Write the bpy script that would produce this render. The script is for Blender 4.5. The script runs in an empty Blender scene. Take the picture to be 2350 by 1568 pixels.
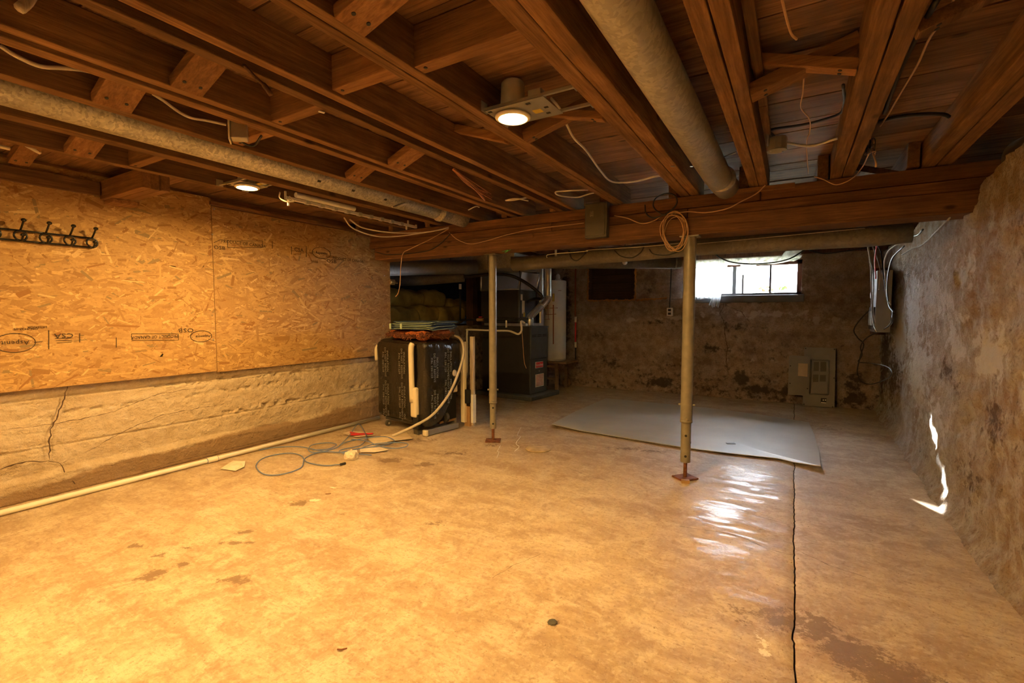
import bpy, math, random
import numpy as np
from mathutils import Vector, Matrix
random.seed(7); rng = np.random.default_rng(7)
SC = bpy.context.scene
COL = SC.collection
# ------------------------------------------------------------------ camera
F, CX, CY, HZ, VX, H = 1085., 1175., 784., 719., 1823., 1.12
PITCH = math.atan((CY-HZ)/F); YAW = math.atan((VX-CX)/math.hypot(F, CY-HZ))
cam = bpy.data.cameras.new('camera'); cam.sensor_width = 36.; cam.lens = F/2350.*36.
cam.clip_start = .02; cam.clip_end = 200
camo = bpy.data.objects.new('camera', cam); COL.objects.link(camo)
camo.location = (0, 0, H); camo.rotation_euler = (math.pi/2-PITCH, 0, YAW)
SC.camera = camo
# ------------------------------------------------------------------ world, sun, exposure
LAMP_W = 1.0           # overall lamp factor
LAMP_COL = (1.0, .585, .175)
SUN_AZ = Vector((.50, -.866)); SUN_EL = math.radians(21)
W = bpy.data.worlds.new('sky'); SC.world = W; W.use_nodes = True
wb = W.node_tree.nodes['Background']; wb.inputs[0].default_value = (.84, .90, 1, 1); wb.inputs[1].default_value = 22.0
sun = bpy.data.lights.new('sun', 'SUN'); sun.energy = 110; sun.angle = math.radians(.35); sun.color = (1, .97, .92)
suno = bpy.data.objects.new('sun', sun); COL.objects.link(suno)
sdir = Vector((SUN_AZ.x*math.cos(SUN_EL), SUN_AZ.y*math.cos(SUN_EL), -math.sin(SUN_EL)))
suno.rotation_euler = sdir.to_track_quat('-Z', 'Y').to_euler(); suno.location = (-4, 12, 6)
vs = SC.view_settings; vs.view_transform = 'Standard'; vs.look = 'None'; vs.gamma = 1; vs.exposure = 1.28
vs.use_curve_mapping = False
# ------------------------------------------------------------------ points in the place
_fh = Vector((-math.sin(YAW), math.cos(YAW), 0)); _r = Vector((math.cos(YAW), math.sin(YAW), 0))
_fw = _fh*math.cos(PITCH)-Vector((0, 0, 1))*math.sin(PITCH); _u = _fh*math.sin(PITCH)+Vector((0, 0, 1))*math.cos(PITCH)
_C = Vector((0, 0, H))
def _ray(x, y): return _fw+_r*((x-CX)/F)-_u*((y-CY)/F)
def fz(x, y, z=0.): d = _ray(x, y); return _C+d*((z-H)/d.z)        # point on the level z
def fx(x, y, v): d = _ray(x, y); return _C+d*(v/d.x)               # point on the plane x = v
def fy(x, y, v): d = _ray(x, y); return _C+d*(v/d.y)               # point on the plane y = v
# ------------------------------------------------------------------ numpy noise
def _h(ix, iy, s):
    n = (ix*374761393+iy*668265263+s*1274126177) & 0x7fffffff
    n = ((n ^ (n >> 13))*1274126177) & 0x7fffffff
    return ((n ^ (n >> 16)) & 0xffff)/65535.
def vn(x, y, s=0):
    x = np.asarray(x, float); y = np.asarray(y, float)
    ix = np.floor(x).astype(np.int64); iy = np.floor(y).astype(np.int64); fx_ = x-ix; fy_ = y-iy
    u = fx_*fx_*(3-2*fx_); v = fy_*fy_*(3-2*fy_)
    a = _h(ix, iy, s); b = _h(ix+1, iy, s); c = _h(ix, iy+1, s); d = _h(ix+1, iy+1, s)
    return (a*(1-u)+b*u)*(1-v)+(c*(1-u)+d*u)*v
def fbm(x, y, s=0, o=5, g=.5):
    t = 0; a = 1; w = 0
    for k in range(o):
        t = t+a*vn(x*2**k+17.3*k, y*2**k+5.1*k, s+k); w += a; a *= g
    return t/w-.5
# ------------------------------------------------------------------ materials
class NT:
    def __init__(s, name):
        s.m = bpy.data.materials.new(name); s.m.use_nodes = True; s.t = s.m.node_tree
        s.b = s.t.nodes['Principled BSDF']; s.o = s.t.nodes['Material Output']
    def n(s, typ, ins=None, out=0, **pr):
        nd = s.t.nodes.new('ShaderNode'+typ)
        for k, v in pr.items(): setattr(nd, k, v)
        for k, v in (ins or {}).items(): s.set(nd, k, v)
        return nd.outputs[out]
    def set(s, nd, k, v):
        if isinstance(v, bpy.types.NodeSocket): s.t.links.new(v, nd.inputs[k])
        else:
            i = nd.inputs[k]
            if i.type == 'RGBA' and hasattr(v, '__len__') and len(v) == 3: v = (*v, 1)
            i.default_value = v
    def p(s, **kw):
        for k, v in kw.items(): s.set(s.b, k.replace('_', ' ').replace('  ', ' ').title() if k != 'IOR' else k, v)
    def coord(s, scale=(1, 1, 1), rnd=False, which='Object'):
        c = s.n('TexCoord', out={'Object': 3, 'Generated': 0}[which])
        if rnd:
            r = s.n('ObjectInfo', out=5); r = s.n('Math', {0: r, 1: 37.}, operation='MULTIPLY')
            c = s.n('VectorMath', {0: c, 1: r}, operation='ADD')
        return s.n('Mapping', {0: c, 3: scale})
    def noise(s, v, sc, det=4, rough=.55, dist=0.):
        return s.n('TexNoise', {'Vector': v, 'Scale': sc, 'Detail': det, 'Roughness': rough, 'Distortion': dist})
    def mix(s, f, a, b, mode='MIX'):
        nd = s.t.nodes.new('ShaderNodeMix'); nd.data_type = 'RGBA'; nd.blend_type = mode
        s.set(nd, 0, f); s.set(nd, 6, a); s.set(nd, 7, b); return nd.outputs[2]
    def rng(s, v, a, b, c=0., d=1.):
        return s.n('MapRange', {0: v, 1: a, 2: b, 3: c, 4: d})
    def mul(s, a, b): return s.n('Math', {0: a, 1: b}, operation='MULTIPLY')
    def add(s, a, b): return s.n('Math', {0: a, 1: b}, operation='ADD')
    def bump(s, h, st=.3, d=.01, nrm=None):
        i = {'Height': h, 'Strength': st, 'Distance': d}
        if nrm is not None: i['Normal'] = nrm
        return s.n('Bump', i)
    def attr(s, name, out=0): return s.n('Attribute', out=out, attribute_name=name)
def srgb(h): 
    c = [int(h[i:i+2], 16)/255. for i in (0, 2, 4)]
    return tuple(x/12.92 if x <= .04045 else ((x+.055)/1.055)**2.4 for x in c)
def plain(name, col, rough=.5, metal=0., bump=0., bsc=60., var=.12, spec=.5):
    m = NT(name); v = m.coord()
    f = m.noise(v, bsc*.25, 4); c = m.mix(m.rng(f, .3, .7, 0, 1), tuple(x*(1-var) for x in col), tuple(min(1, x*(1+var)) for x in col))
    m.p(base_color=c, roughness=rough, metallic=metal); m.b.inputs['Specular IOR Level'].default_value = spec
    if bump: m.set(m.b, 'Normal', m.bump(m.noise(v, bsc, 4), bump, .004))
    return m.m
def wood(name, light, dark, axis='y', rough=.75, grime=.5, sc=1.):
    m = NT(name); st = {'x': (1.2, 22, 22), 'y': (22, 1.2, 22), 'z': (22, 22, 1.2)}[axis]
    v = m.coord(tuple(q*sc for q in st), rnd=True); w = m.coord((1, 1, 1), rnd=True)
    g = m.noise(v, 2.2, 6, .65, .4); g2 = m.noise(v, 9., 3, .6)
    c = m.mix(m.rng(g, .32, .68), dark, light)
    c = m.mix(m.rng(g2, .45, .75, 0, .45), c, tuple(q*.45 for q in dark))
    big = m.noise(w, 3.2, 5, .6)
    c = m.mix(m.rng(big, .40, .72, 0, grime), c, tuple(q*.40 for q in dark))
    kn = m.n('TexVoronoi', {'Vector': m.coord(tuple(3.2 if q < 3 else 7. for q in st), rnd=True), 'Scale': 1.}, out=0)
    c = m.mix(m.rng(kn, .05, .11, .75, 0.), c, tuple(q*.22 for q in dark))
    tint = m.n('ObjectInfo', out=5); c = m.mix(1., c, m.n('CombineColor', {0: m.rng(tint, 0, 1, .72, 1.15), 1: m.rng(tint, 0, 1, .70, 1.12), 2: m.rng(tint, 0, 1, .70, 1.1)}), 'MULTIPLY')
    m.p(base_color=c, roughness=rough); m.b.inputs['Specular IOR Level'].default_value = .25
    m.set(m.b, 'Normal', m.bump(m.add(g, g2), .35, .004)); return m.m
def concrete(name, a, b, dark, light, streak=(1, 1, 1), bump=.6, bd=.012, sc=1., rough=.9, sdark=None, sn=.38, sk=.88, spk=.5):
    m = NT(name); v = m.coord(); vs_ = m.coord(streak)
    n1 = m.noise(vs_, 1.6*sc, 7, .62, .3); n2 = m.noise(v, 11*sc, 6, .65); n3 = m.noise(v, 70*sc, 4, .7)
    c = m.mix(m.rng(n1, .38, .62), a, b)
    c = m.mix(m.rng(n2, .42, .66, 0, .55), c, light)
    c = m.mix(m.rng(n3, .50, .70, 0, spk), c, dark)
    st = m.n('SeparateColor', {0: m.attr('stain')}); R = st; S_ = st.node
    ed = m.add(S_.outputs[0], m.rng(m.noise(v, 14*sc, 6, .7), .3, .7, -sn, sn))
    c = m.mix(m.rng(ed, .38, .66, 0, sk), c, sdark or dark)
    eg = m.add(S_.outputs[1], m.rng(m.noise(v, 9*sc, 6, .7), .3, .7, -.4, .4))
    c = m.mix(m.rng(eg, .42, .60, 0, .8), c, light)
    m.p(base_color=c, roughness=rough); m.b.inputs['Specular IOR Level'].default_value = .2
    hh = m.add(m.mul(n2, 1.), m.mul(n3, .6)); m.set(m.b, 'Normal', m.bump(hh, bump, bd)); return m.m
M = {}
M['joist'] = wood('joist wood', (.33, .18, .080), (.13, .063, .027), 'y')
M['beam'] = wood('beam wood', (.25, .125, .058), (.12, .056, .026), 'x')
M['block'] = wood('blocking wood', (.38, .20, .085), (.20, .095, .040), 'x', grime=.35)
M['subfloor'] = wood('subfloor boards', (.36, .20, .10), (.14, .07, .035), 'x', grime=.7)
M['post_wood'] = wood('rough post wood', (.20, .11, .06), (.10, .05, .028), 'z')
M['pale_wood'] = wood('pale painted boards', (.62, .55, .45), (.45, .38, .30), 'z', grime=.3)
M['table_wood'] = wood('stool wood', (.34, .24, .15), (.20, .13, .08), 'x')
def galv(name, a, b, rough=.42, sc=16., metal=.75):
    m = NT(name); v = m.coord((1, 1, 1))
    vo = m.n('TexVoronoi', {'Vector': m.n('VectorMath', {0: v, 1: m.n('VectorMath', {0: m.n('TexNoise', {'Vector': v, 'Scale': 22.}, out=1), 1: (.05, .05, .05)}, operation='MULTIPLY')}, operation='ADD'), 'Scale': sc*6}, out=1)
    f = m.rng(m.n('SeparateColor', {0: vo}), .1, .9); d = m.noise(v, 3., 5)
    c = m.mix(f, a, b); c = m.mix(m.rng(d, .45, .75, 0, .5), c, tuple(q*.6 for q in a))
    m.p(base_color=c, roughness=m.rng(f, 0, 1, rough-.08, rough+.14), metallic=metal); return m.m
M['galv'] = galv('galvanised steel', (.30, .285, .26), (.56, .53, .48), .45, 17)
M['galv_dusty'] = galv('dusty galvanised steel', (.15, .135, .12), (.22, .20, .175), .65, 10, .35)
M['shiny'] = plain('bright sheet steel', (.66, .67, .68), .30, .9, .03, 12, .05)
M['foil'] = plain('foil tape', (.75, .76, .78), .30, .9, .35, 30)
M['post'] = plain('taupe enamel', (.235, .212, .168), .42, .15, .12, 90)
M['rust'] = plain('rusty steel', (.20, .075, .035), .75, .3, .5, 120, .5)
M['steel'] = plain('zinc steel', (.55, .54, .52), .35, .8)
M['black_metal'] = plain('black enamelled iron', (.012, .010, .009), .25, .2)
M['black'] = plain('matt black', (.012, .012, .013), .6)
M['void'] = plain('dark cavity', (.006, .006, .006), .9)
M['white'] = plain('white plastic', (.72, .70, .66), .4)
M['pvc'] = plain('cream pvc', (.76, .72, .64), .38, 0, .1, 40, .06)
M['beige'] = plain('beige rubber hose', (.52, .46, .37), .5)
M['cable_w'] = plain('off white cable', (.66, .60, .50), .5)
M['cable_b'] = plain('black cable', (.016, .015, .015), .45)
M['cable_c'] = plain('copper tan wire', (.55, .33, .17), .5)
M['blue'] = plain('blue grey cable', (.13, .18, .34), .45)
M['copper'] = plain('stripped copper', (.62, .28, .13), .4, .6)
M['grey_box'] = plain('grey panel enamel', (.23, .225, .22), .5, .1, .06, 60, .06)
M['dark_box'] = plain('dark bronze grey enamel', (.085, .078, .062), .45, .2, .08, 60)
M['furnace'] = plain('daylit slate enamel', (.085, .10, .118), .38, .25, .05, 50, .08)  # front panels lighter and bluer: daylight on them put into the colour
M['furnace_side'] = plain('charcoal enamel', (.040, .040, .042), .5, .2, .05, 50, .1)
M['pad'] = plain('slate plastic pad', (.10, .11, .12), .7)
M['red'] = plain('red print', (.62, .03, .04), .45)
M['paper'] = plain('white paper', (.80, .78, .75), .8)
M['kraft'] = plain('yellowed paper', (.62, .50, .34), .85, 0, .3, 60)
M['ink'] = plain('black ink', (.05, .03, .018), .8)
M['grey_ink'] = plain('grey print', (.20, .185, .16), .6)
M['tank'] = plain('white tank enamel', (.70, .70, .68), .3, 0, 0, 60, .04)
M['brown'] = plain('brown print', (.30, .09, .05), .6)
M['yellow'] = plain('yellow label', (.62, .47, .06), .6)
M['insul'] = plain('yellow glass wool', (.30, .23, .06), .95, 0, 1., 25, .35)
M['navy'] = plain('navy fabric', (.030, .055, .10), .8, 0, .3, 90, .3)
M['mint'] = plain('mint piping', (.36, .47, .36), .6)
M['orange'] = plain('burnt orange fleece', (.40, .105, .025), .95, 0, 1., 70, .4)
M['fur'] = plain('rust brown fur', (.14, .045, .018), .95, 0, 1., 120, .5)
M['cream'] = plain('cream enamel', (.74, .66, .50), .4, 0, .05, 20, .08)
M['glass_bulb'] = plain('frosted bulb', (.85, .85, .85), .25)
M['leaf'] = plain('green leaf', (.10, .30, .04), .5, 0, 0, 60, .4)
M['leafb'] = plain('red brown leaf', (.32, .16, .09), .6, 0, 0, 60, .4)
M['grass'] = plain('sunlit dry grass', (.42, .41, .27), .9, 0, .5, 30, .4)
M['sunmask'] = plain('pale green porch paint', (.66, .66, .50), .7)  # colour of the added sun blocker outside
M['soil'] = plain('dusty soil', (.16, .11, .075), .95, 0, 1., 18, .4)
def mplastic():
    m = NT('black wrap plastic'); v = m.coord((1, 1, .35)); w = m.coord()
    n = m.noise(v, 20, 4, .6, 1.2); n2 = m.noise(w, 60, 3, .5)
    m.p(base_color=(.017, .014, .011), roughness=m.rng(m.noise(w, 5, 3), .3, .7, .10, .28))
    m.b.inputs['Specular IOR Level'].default_value = .6
    m.set(m.b, 'Normal', m.bump(m.add(n, m.mul(n2, .25)), .55, .012)); return m.m
M['wrap'] = mplastic()
def msheet():
    m = NT('clear plastic sheet'); w = m.coord((1, 1, .4)); n = m.noise(w, 16, 4, .6, .6)
    m.p(base_color=(.86, .90, .92), roughness=.22, transmission_weight=.0)
    m.set(m.b, 'Normal', m.bump(n, .6, .02))
    tr = m.n('BsdfTranslucent', {0: (.9, .93, .95)}); tp = m.n('BsdfTransparent', {0: (.95, .97, .98)})
    a = m.n('MixShader', {0: m.rng(n, .35, .7, .3, .75), 1: tp, 2: tr})
    b = m.n('MixShader', {0: .22, 1: a, 2: m.b.outputs[0]})
    m.t.links.new(b, m.o.inputs[0]); return m.m
M['sheet'] = msheet()
def mglass():
    m = NT('window glass'); gl = m.n('BsdfGlossy', {0: (1, 1, 1), 1: .02}); tp = m.n('BsdfTransparent', {0: (.96, .97, .97)})
    m.t.links.new(m.n('MixShader', {0: m.n('Fresnel', {0: 1.35}), 1: tp, 2: gl}), m.o.inputs[0]); return m.m
M['glass'] = mglass()
def mlamp(name, col, st):
    m = NT(name); e = m.n('Emission', {0: col, 1: st}); m.t.links.new(e, m.o.inputs[0]); return m.m
# OSB: strand colours come per strand, the grain from noise
def mosb():
    m = NT('oriented strand board'); v = m.coord((14, 14, 14)); c = m.attr('strand')
    n = m.noise(v, 8, 4, .6); big = m.noise(m.coord(), 2.5, 4)
    c = m.mix(m.rng(n, .45, .8, 0, .30), c, (.19, .085, .025)); c = m.mix(m.rng(big, .4, .8, 0, .25), c, (.30, .15, .05))
    m.p(base_color=c, roughness=.62); m.b.inputs['Specular IOR Level'].default_value = .3
    m.set(m.b, 'Normal', m.bump(n, .25, .003)); return m.m
M['osb'] = mosb()
M['osb_core'] = plain('strand board core', (.40, .22, .085), .7, 0, .6, 60, .4)
def mfloor():
    m = NT('old concrete floor'); v = m.coord(); vs_ = m.n('Mapping', {0: m.n('TexCoord', out=3), 2: (0, 0, .62), 3: (.6, 2.6, 1)})
    n1 = m.noise(vs_, 1.3, 7, .62, .8); n2 = m.noise(v, 7, 7, .68, .4); n3 = m.noise(v, 60, 4, .7)
    n0 = m.noise(v, .75, 4, .55, .5)
    c = m.mix(m.rng(n1, .38, .62), (.36, .25, .155), (.55, .435, .295))
    c = m.mix(m.rng(n0, .42, .60, 0, .45), c, (.38, .26, .16))
    c = m.mix(m.rng(n2, .47, .60, 0, .6), c, (.63, .53, .395))
    c = m.mix(m.rng(m.noise(v, 4.5, 9, .8, 1.2), .50, .60, 0, .55), c, (.30, .195, .115))
    c = m.mix(m.rng(m.noise(vs_, 18, 8, .8, .5), .50, .60, 0, .42), c, (.31, .205, .125))
    c = m.mix(m.rng(m.noise(v, 34, 8, .8, .6), .52, .60, 0, .32), c, (.66, .56, .42))
    c = m.mix(m.rng(n3, .54, .64, 0, .5), c, (.24, .155, .095))
    scr = m.noise(m.n('Mapping', {0: m.n('TexCoord', out=3), 2: (0, 0, .9), 3: (3., 60., 1)}), 1.6, 5, .7, .3)
    c = m.mix(m.rng(scr, .62, .72, 0, .28), c, (.74, .65, .52))
    sp = m.n('TexVoronoi', {'Vector': v, 'Scale': 55.}, out=0)
    c = m.mix(m.rng(sp, .03, .07, .55, 0.), c, (.16, .10, .06))
    st = m.n('SeparateColor', {0: m.attr('stain')}).node
    nz = m.rng(m.noise(v, 22, 6, .75), .28, .72, -.5, .5)
    c = m.mix(m.rng(m.add(st.outputs[0], nz), .44, .62, 0, .80), c, (.17, .105, .065))
    c = m.mix(m.rng(m.add(st.outputs[1], m.mul(nz, .8)), .46, .56, 0, .8), c, (.80, .74, .62))
    gl = m.rng(m.add(st.outputs[2], m.mul(m.rng(m.noise(vs_, 7., 8, .75, .6), .3, .7, -.5, .5), 1.1)), .50, .85)
    rgh = m.n('Mix', {0: gl, 2: m.rng(n2, .3, .7, .45, .70), 3: m.rng(n2, .3, .7, .11, .22)})
    m.p(base_color=c, roughness=rgh); m.b.inputs['Specular IOR Level'].default_value = .38
    hh = m.add(m.mul(n2, 1.), m.mul(n3, .25)); m.set(m.b, 'Normal', m.bump(hh, m.rng(gl, 0, 1, .32, .30), .009)); return m.m
M['floor'] = mfloor()
M['wall_left'] = concrete('left wall concrete', (.62, .50, .36), (.50, .38, .25), (.22, .14, .08), (.72, .62, .49), (1, .35, 1.6), 1., .02, sdark=(.27, .165, .09), sn=.16, sk=.8, spk=.22)
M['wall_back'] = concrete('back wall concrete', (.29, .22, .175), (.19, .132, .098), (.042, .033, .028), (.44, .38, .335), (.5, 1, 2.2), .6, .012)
M['wall_right'] = concrete('right wall concrete', (.42, .36, .29), (.33, .23, .145), (.105, .062, .035), (.64, .62, .60), (1, .8, .9), 1., .03, 1.15)
M['mat'] = plain('pale grey sheet vinyl', (.41, .385, .335), .34, 0, .12, 14, .1)
M['crack'] = plain('dirt in crack', (.085, .05, .03), .95)
M['diode'] = mlamp('lamp lens', (1, .82, .50), 60)
# ------------------------------------------------------------------ mesh helpers
V3 = Vector
class MB:
    def __init__(s): s.v = []; s.f = []
    def add(s, vs_, fs):
        o = len(s.v); s.v += [tuple(q) for q in vs_]; s.f += [tuple(i+o for i in f) for f in fs]; return s
    def hexa(s, p):   # p: 4 bottom (ccw seen from above), 4 top
        return s.add(p, [(3, 2, 1, 0), (4, 5, 6, 7), (0, 1, 5, 4), (1, 2, 6, 5), (2, 3, 7, 6), (3, 0, 4, 7)])
    def box(s, lo, hi):
        (a, b, c), (d, e, f) = lo, hi
        return s.hexa([(a, b, c), (d, b, c), (d, e, c), (a, e, c), (a, b, f), (d, b, f), (d, e, f), (a, e, f)])
    def obox(s, c, sx, sy, sz, ax, ay, az=None):
        c = V3(c); ax = V3(ax).normalized(); ay = V3(ay).normalized(); az = V3(az).normalized() if az else ax.cross(ay).normalized()
        g = lambda i, j, k: c+ax*(i*sx/2)+ay*(j*sy/2)+az*(k*sz/2)
        return s.hexa([g(-1, -1, -1), g(1, -1, -1), g(1, 1, -1), g(-1, 1, -1), g(-1, -1, 1), g(1, -1, 1), g(1, 1, 1), g(-1, 1, 1)])
    def bar(s, p0, p1, w, t, side=(0, 1, 0)):   # bar from p0 to p1: w wide along side, t thick
        p0 = V3(p0); p1 = V3(p1); a = (p1-p0); sd = V3(side); sd = (sd-a.normalized()*sd.dot(a.normalized())).normalized()
        return s.obox((p0+p1)/2, a.length, w, t, a, sd)
    def tube(s, pts, r, n=8, caps=True, closed=False):
        pts = [V3(p) for p in pts]; rs = r if hasattr(r, '__len__') else [r]*len(pts); o = len(s.v); m = len(pts); nrm = None
        for i, p in enumerate(pts):
            a = pts[(i+1) % m] if (closed or i < m-1) else p; b = pts[i-1] if (closed or i > 0) else p
            d = (a-b); d = d.normalized() if d.length > 1e-9 else V3((0, 0, 1))
            if nrm is None: nrm = d.orthogonal().normalized()
            else:
                nrm = nrm-d*nrm.dot(d); nrm = nrm.normalized() if nrm.length > 1e-6 else d.orthogonal().normalized()
            bi = d.cross(nrm)
            for k in range(n):
                t = 2*math.pi*k/n; s.v.append(tuple(p+nrm*(rs[i]*math.cos(t))+bi*(rs[i]*math.sin(t))))
        for i in range(m if closed else m-1):
            j = (i+1) % m
            for k in range(n): s.f.append((o+i*n+k, o+i*n+(k+1) % n, o+j*n+(k+1) % n, o+j*n+k))
        if caps and not closed:
            s.f.append(tuple(o+k for k in range(n-1, -1, -1))); s.f.append(tuple(o+(m-1)*n+k for k in range(n)))
        return s
    def cyl(s, p0, p1, r, r1=None, n=20): return s.tube([p0, p1], [r, r if r1 is None else r1], n)
    def lathe(s, prof, c=(0, 0, 0), axis=(0, 0, 1), n=28):
        return s.tube([V3(c)+V3(axis).normalized()*h for h, _ in prof], [max(q, 1e-4) for _, q in prof], n) if False else s._l(prof, c, axis, n)
    def _l(s, prof, c, axis, n):
        a = V3(axis).normalized(); u = a.orthogonal().normalized(); w = a.cross(u); c = V3(c); o = len(s.v)
        for h, r in prof:
            for k in range(n):
                t = 2*math.pi*k/n; s.v.append(tuple(c+a*h+u*(r*math.cos(t))+w*(r*math.sin(t))))
        for i in range(len(prof)-1):
            for k in range(n): s.f.append((o+i*n+k, o+i*n+(k+1) % n, o+(i+1)*n+(k+1) % n, o+(i+1)*n+k))
        s.f.append(tuple(o+k for k in range(n-1, -1, -1))); s.f.append(tuple(o+(len(prof)-1)*n+k for k in range(n)))
        return s
    def ball(s, c, r, sc=(1, 1, 1), n=12):
        c = V3(c); o = len(s.v); m = n//2
        for i in range(m+1):
            ph = math.pi*i/m
            for k in range(n):
                t = 2*math.pi*k/n; s.v.append(tuple(c+V3((r*sc[0]*math.sin(ph)*math.cos(t), r*sc[1]*math.sin(ph)*math.sin(t), r*sc[2]*math.cos(ph)))))
        for i in range(m):
            for k in range(n): s.f.append((o+i*n+k, o+(i+1)*n+k, o+(i+1)*n+(k+1) % n, o+i*n+(k+1) % n))
        return s
    def build(s, name, mat, parent=None, smooth=False, bevel=0.):
        me = bpy.data.meshes.new(name); me.from_pydata(s.v, [], s.f); me.validate(); me.update()
        if smooth: me.shade_smooth()
        ob = bpy.data.objects.new(name, me); COL.objects.link(ob); me.materials.append(M[mat] if isinstance(mat, str) else mat)
        if smooth == 'auto': me.set_sharp_from_angle(angle=math.radians(40))
        if bevel:
            b = ob.modifiers.new('bevel', 'BEVEL'); b.width = bevel; b.segments = 2; b.limit_method = 'ANGLE'
        if parent is not None: attach(ob, parent)
        return ob
def attach(ob, parent):
    ob.parent = parent; ob.matrix_parent_inverse = Matrix.Translation(-V3(parent.location)) if parent.parent is None else Matrix.Identity(4)
def tag(o, label, cat, group=None):
    o['label'] = label; o['category'] = cat
    if group: o['group'] = group
    return o
def thing(name, loc, label, cat, group=None):
    o = bpy.data.objects.new(name, None); o.empty_display_size = .1; COL.objects.link(o); o.location = loc; return tag(o, label, cat, group)
def struct(o): o['kind'] = 'structure'; return o
def crom(pts, k=6):
    pts = [V3(p) for p in pts]
    if len(pts) < 3: return pts
    P = [pts[0]*2-pts[1]]+pts+[pts[-1]*2-pts[-2]]; out = []
    for i in range(1, len(P)-2):
        a, b, c, d = P[i-1:i+3]
        for j in range(k):
            t = j/k; out.append(.5*((2*b)+(c-a)*t+(2*a-5*b+4*c-d)*t*t+(3*b-3*c+d-a)*t**3))
    out.append(pts[-1]); return out
def wire(name, pts, r, mat, label=None, cat='wire', group=None, parent=None, k=6, n=6):
    o = MB().tube(crom(pts, k), r, n).build(name, mat, parent, True)
    if label: tag(o, label, cat, group)
    return o
def text(body, size, o, right, up, mat, parent, name='lettering', align='CENTER', ext=.0004, squash=1.):
    cu = bpy.data.curves.new('t', 'FONT'); cu.body = body; cu.size = size; cu.align_x = align; cu.align_y = 'CENTER'; cu.extrude = ext; cu.resolution_u = 2
    cu.space_character = 1.05
    tmp = bpy.data.objects.new('t', cu); COL.objects.link(tmp); bpy.context.view_layer.update()
    me = bpy.data.meshes.new_from_object(tmp.evaluated_get(bpy.context.evaluated_depsgraph_get())); bpy.data.objects.remove(tmp)
    r = V3(right).normalized()*squash; u = V3(up).normalized(); n = V3(right).normalized().cross(u); o = V3(o)
    me.transform(Matrix(((r.x, u.x, n.x, o.x), (r.y, u.y, n.y, o.y), (r.z, u.z, n.z, o.z), (0, 0, 0, 1))))
    me.materials.clear(); me.materials.append(M[mat]); ob = bpy.data.objects.new(name, me); COL.objects.link(ob)
    if parent is not None: attach(ob, parent)
    return ob
def grid(name, mat, P, stain=None, parent=None):
    """P: array (n, m, 3) of points; stain: (n, m, 3)"""
    n, m, _ = P.shape; me = bpy.data.meshes.new(name); idx = np.arange(n*m).reshape(n, m)
    f = np.stack([idx[:-1, :-1], idx[1:, :-1], idx[1:, 1:], idx[:-1, 1:]], -1).reshape(-1, 4)
    me.from_pydata(P.reshape(-1, 3).tolist(), [], f.tolist()); me.shade_smooth()
    a = me.color_attributes.new('stain', 'FLOAT_COLOR', 'POINT'); c = np.zeros((n*m, 4), np.float32); c[:, 3] = 1
    if stain is not None: c[:, :3] = stain.reshape(-1, 3)
    a.data.foreach_set('color', c.ravel()); me.materials.append(M[mat])
    o = bpy.data.objects.new(name, me); COL.objects.link(o)
    if parent is not None: attach(o, parent)
    return o
def blob(X, Y, cx, cy, rx, ry, ang=0., soft=1.):
    c, s = math.cos(ang), math.sin(ang); u = ((X-cx)*c+(Y-cy)*s)/rx; v = (-(X-cx)*s+(Y-cy)*c)/ry
    return np.clip(1.15-np.sqrt(u*u+v*v)*soft*.75, 0, 1)
# ------------------------------------------------------------------ setting
XL, XR, YB, YF = -3.90, .85, 6.76, -1.3      # left wall, right wall, back wall, wall behind the camera
ZJ, ZS = 1.887, 2.02                          # joist underside, subfloor underside
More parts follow.
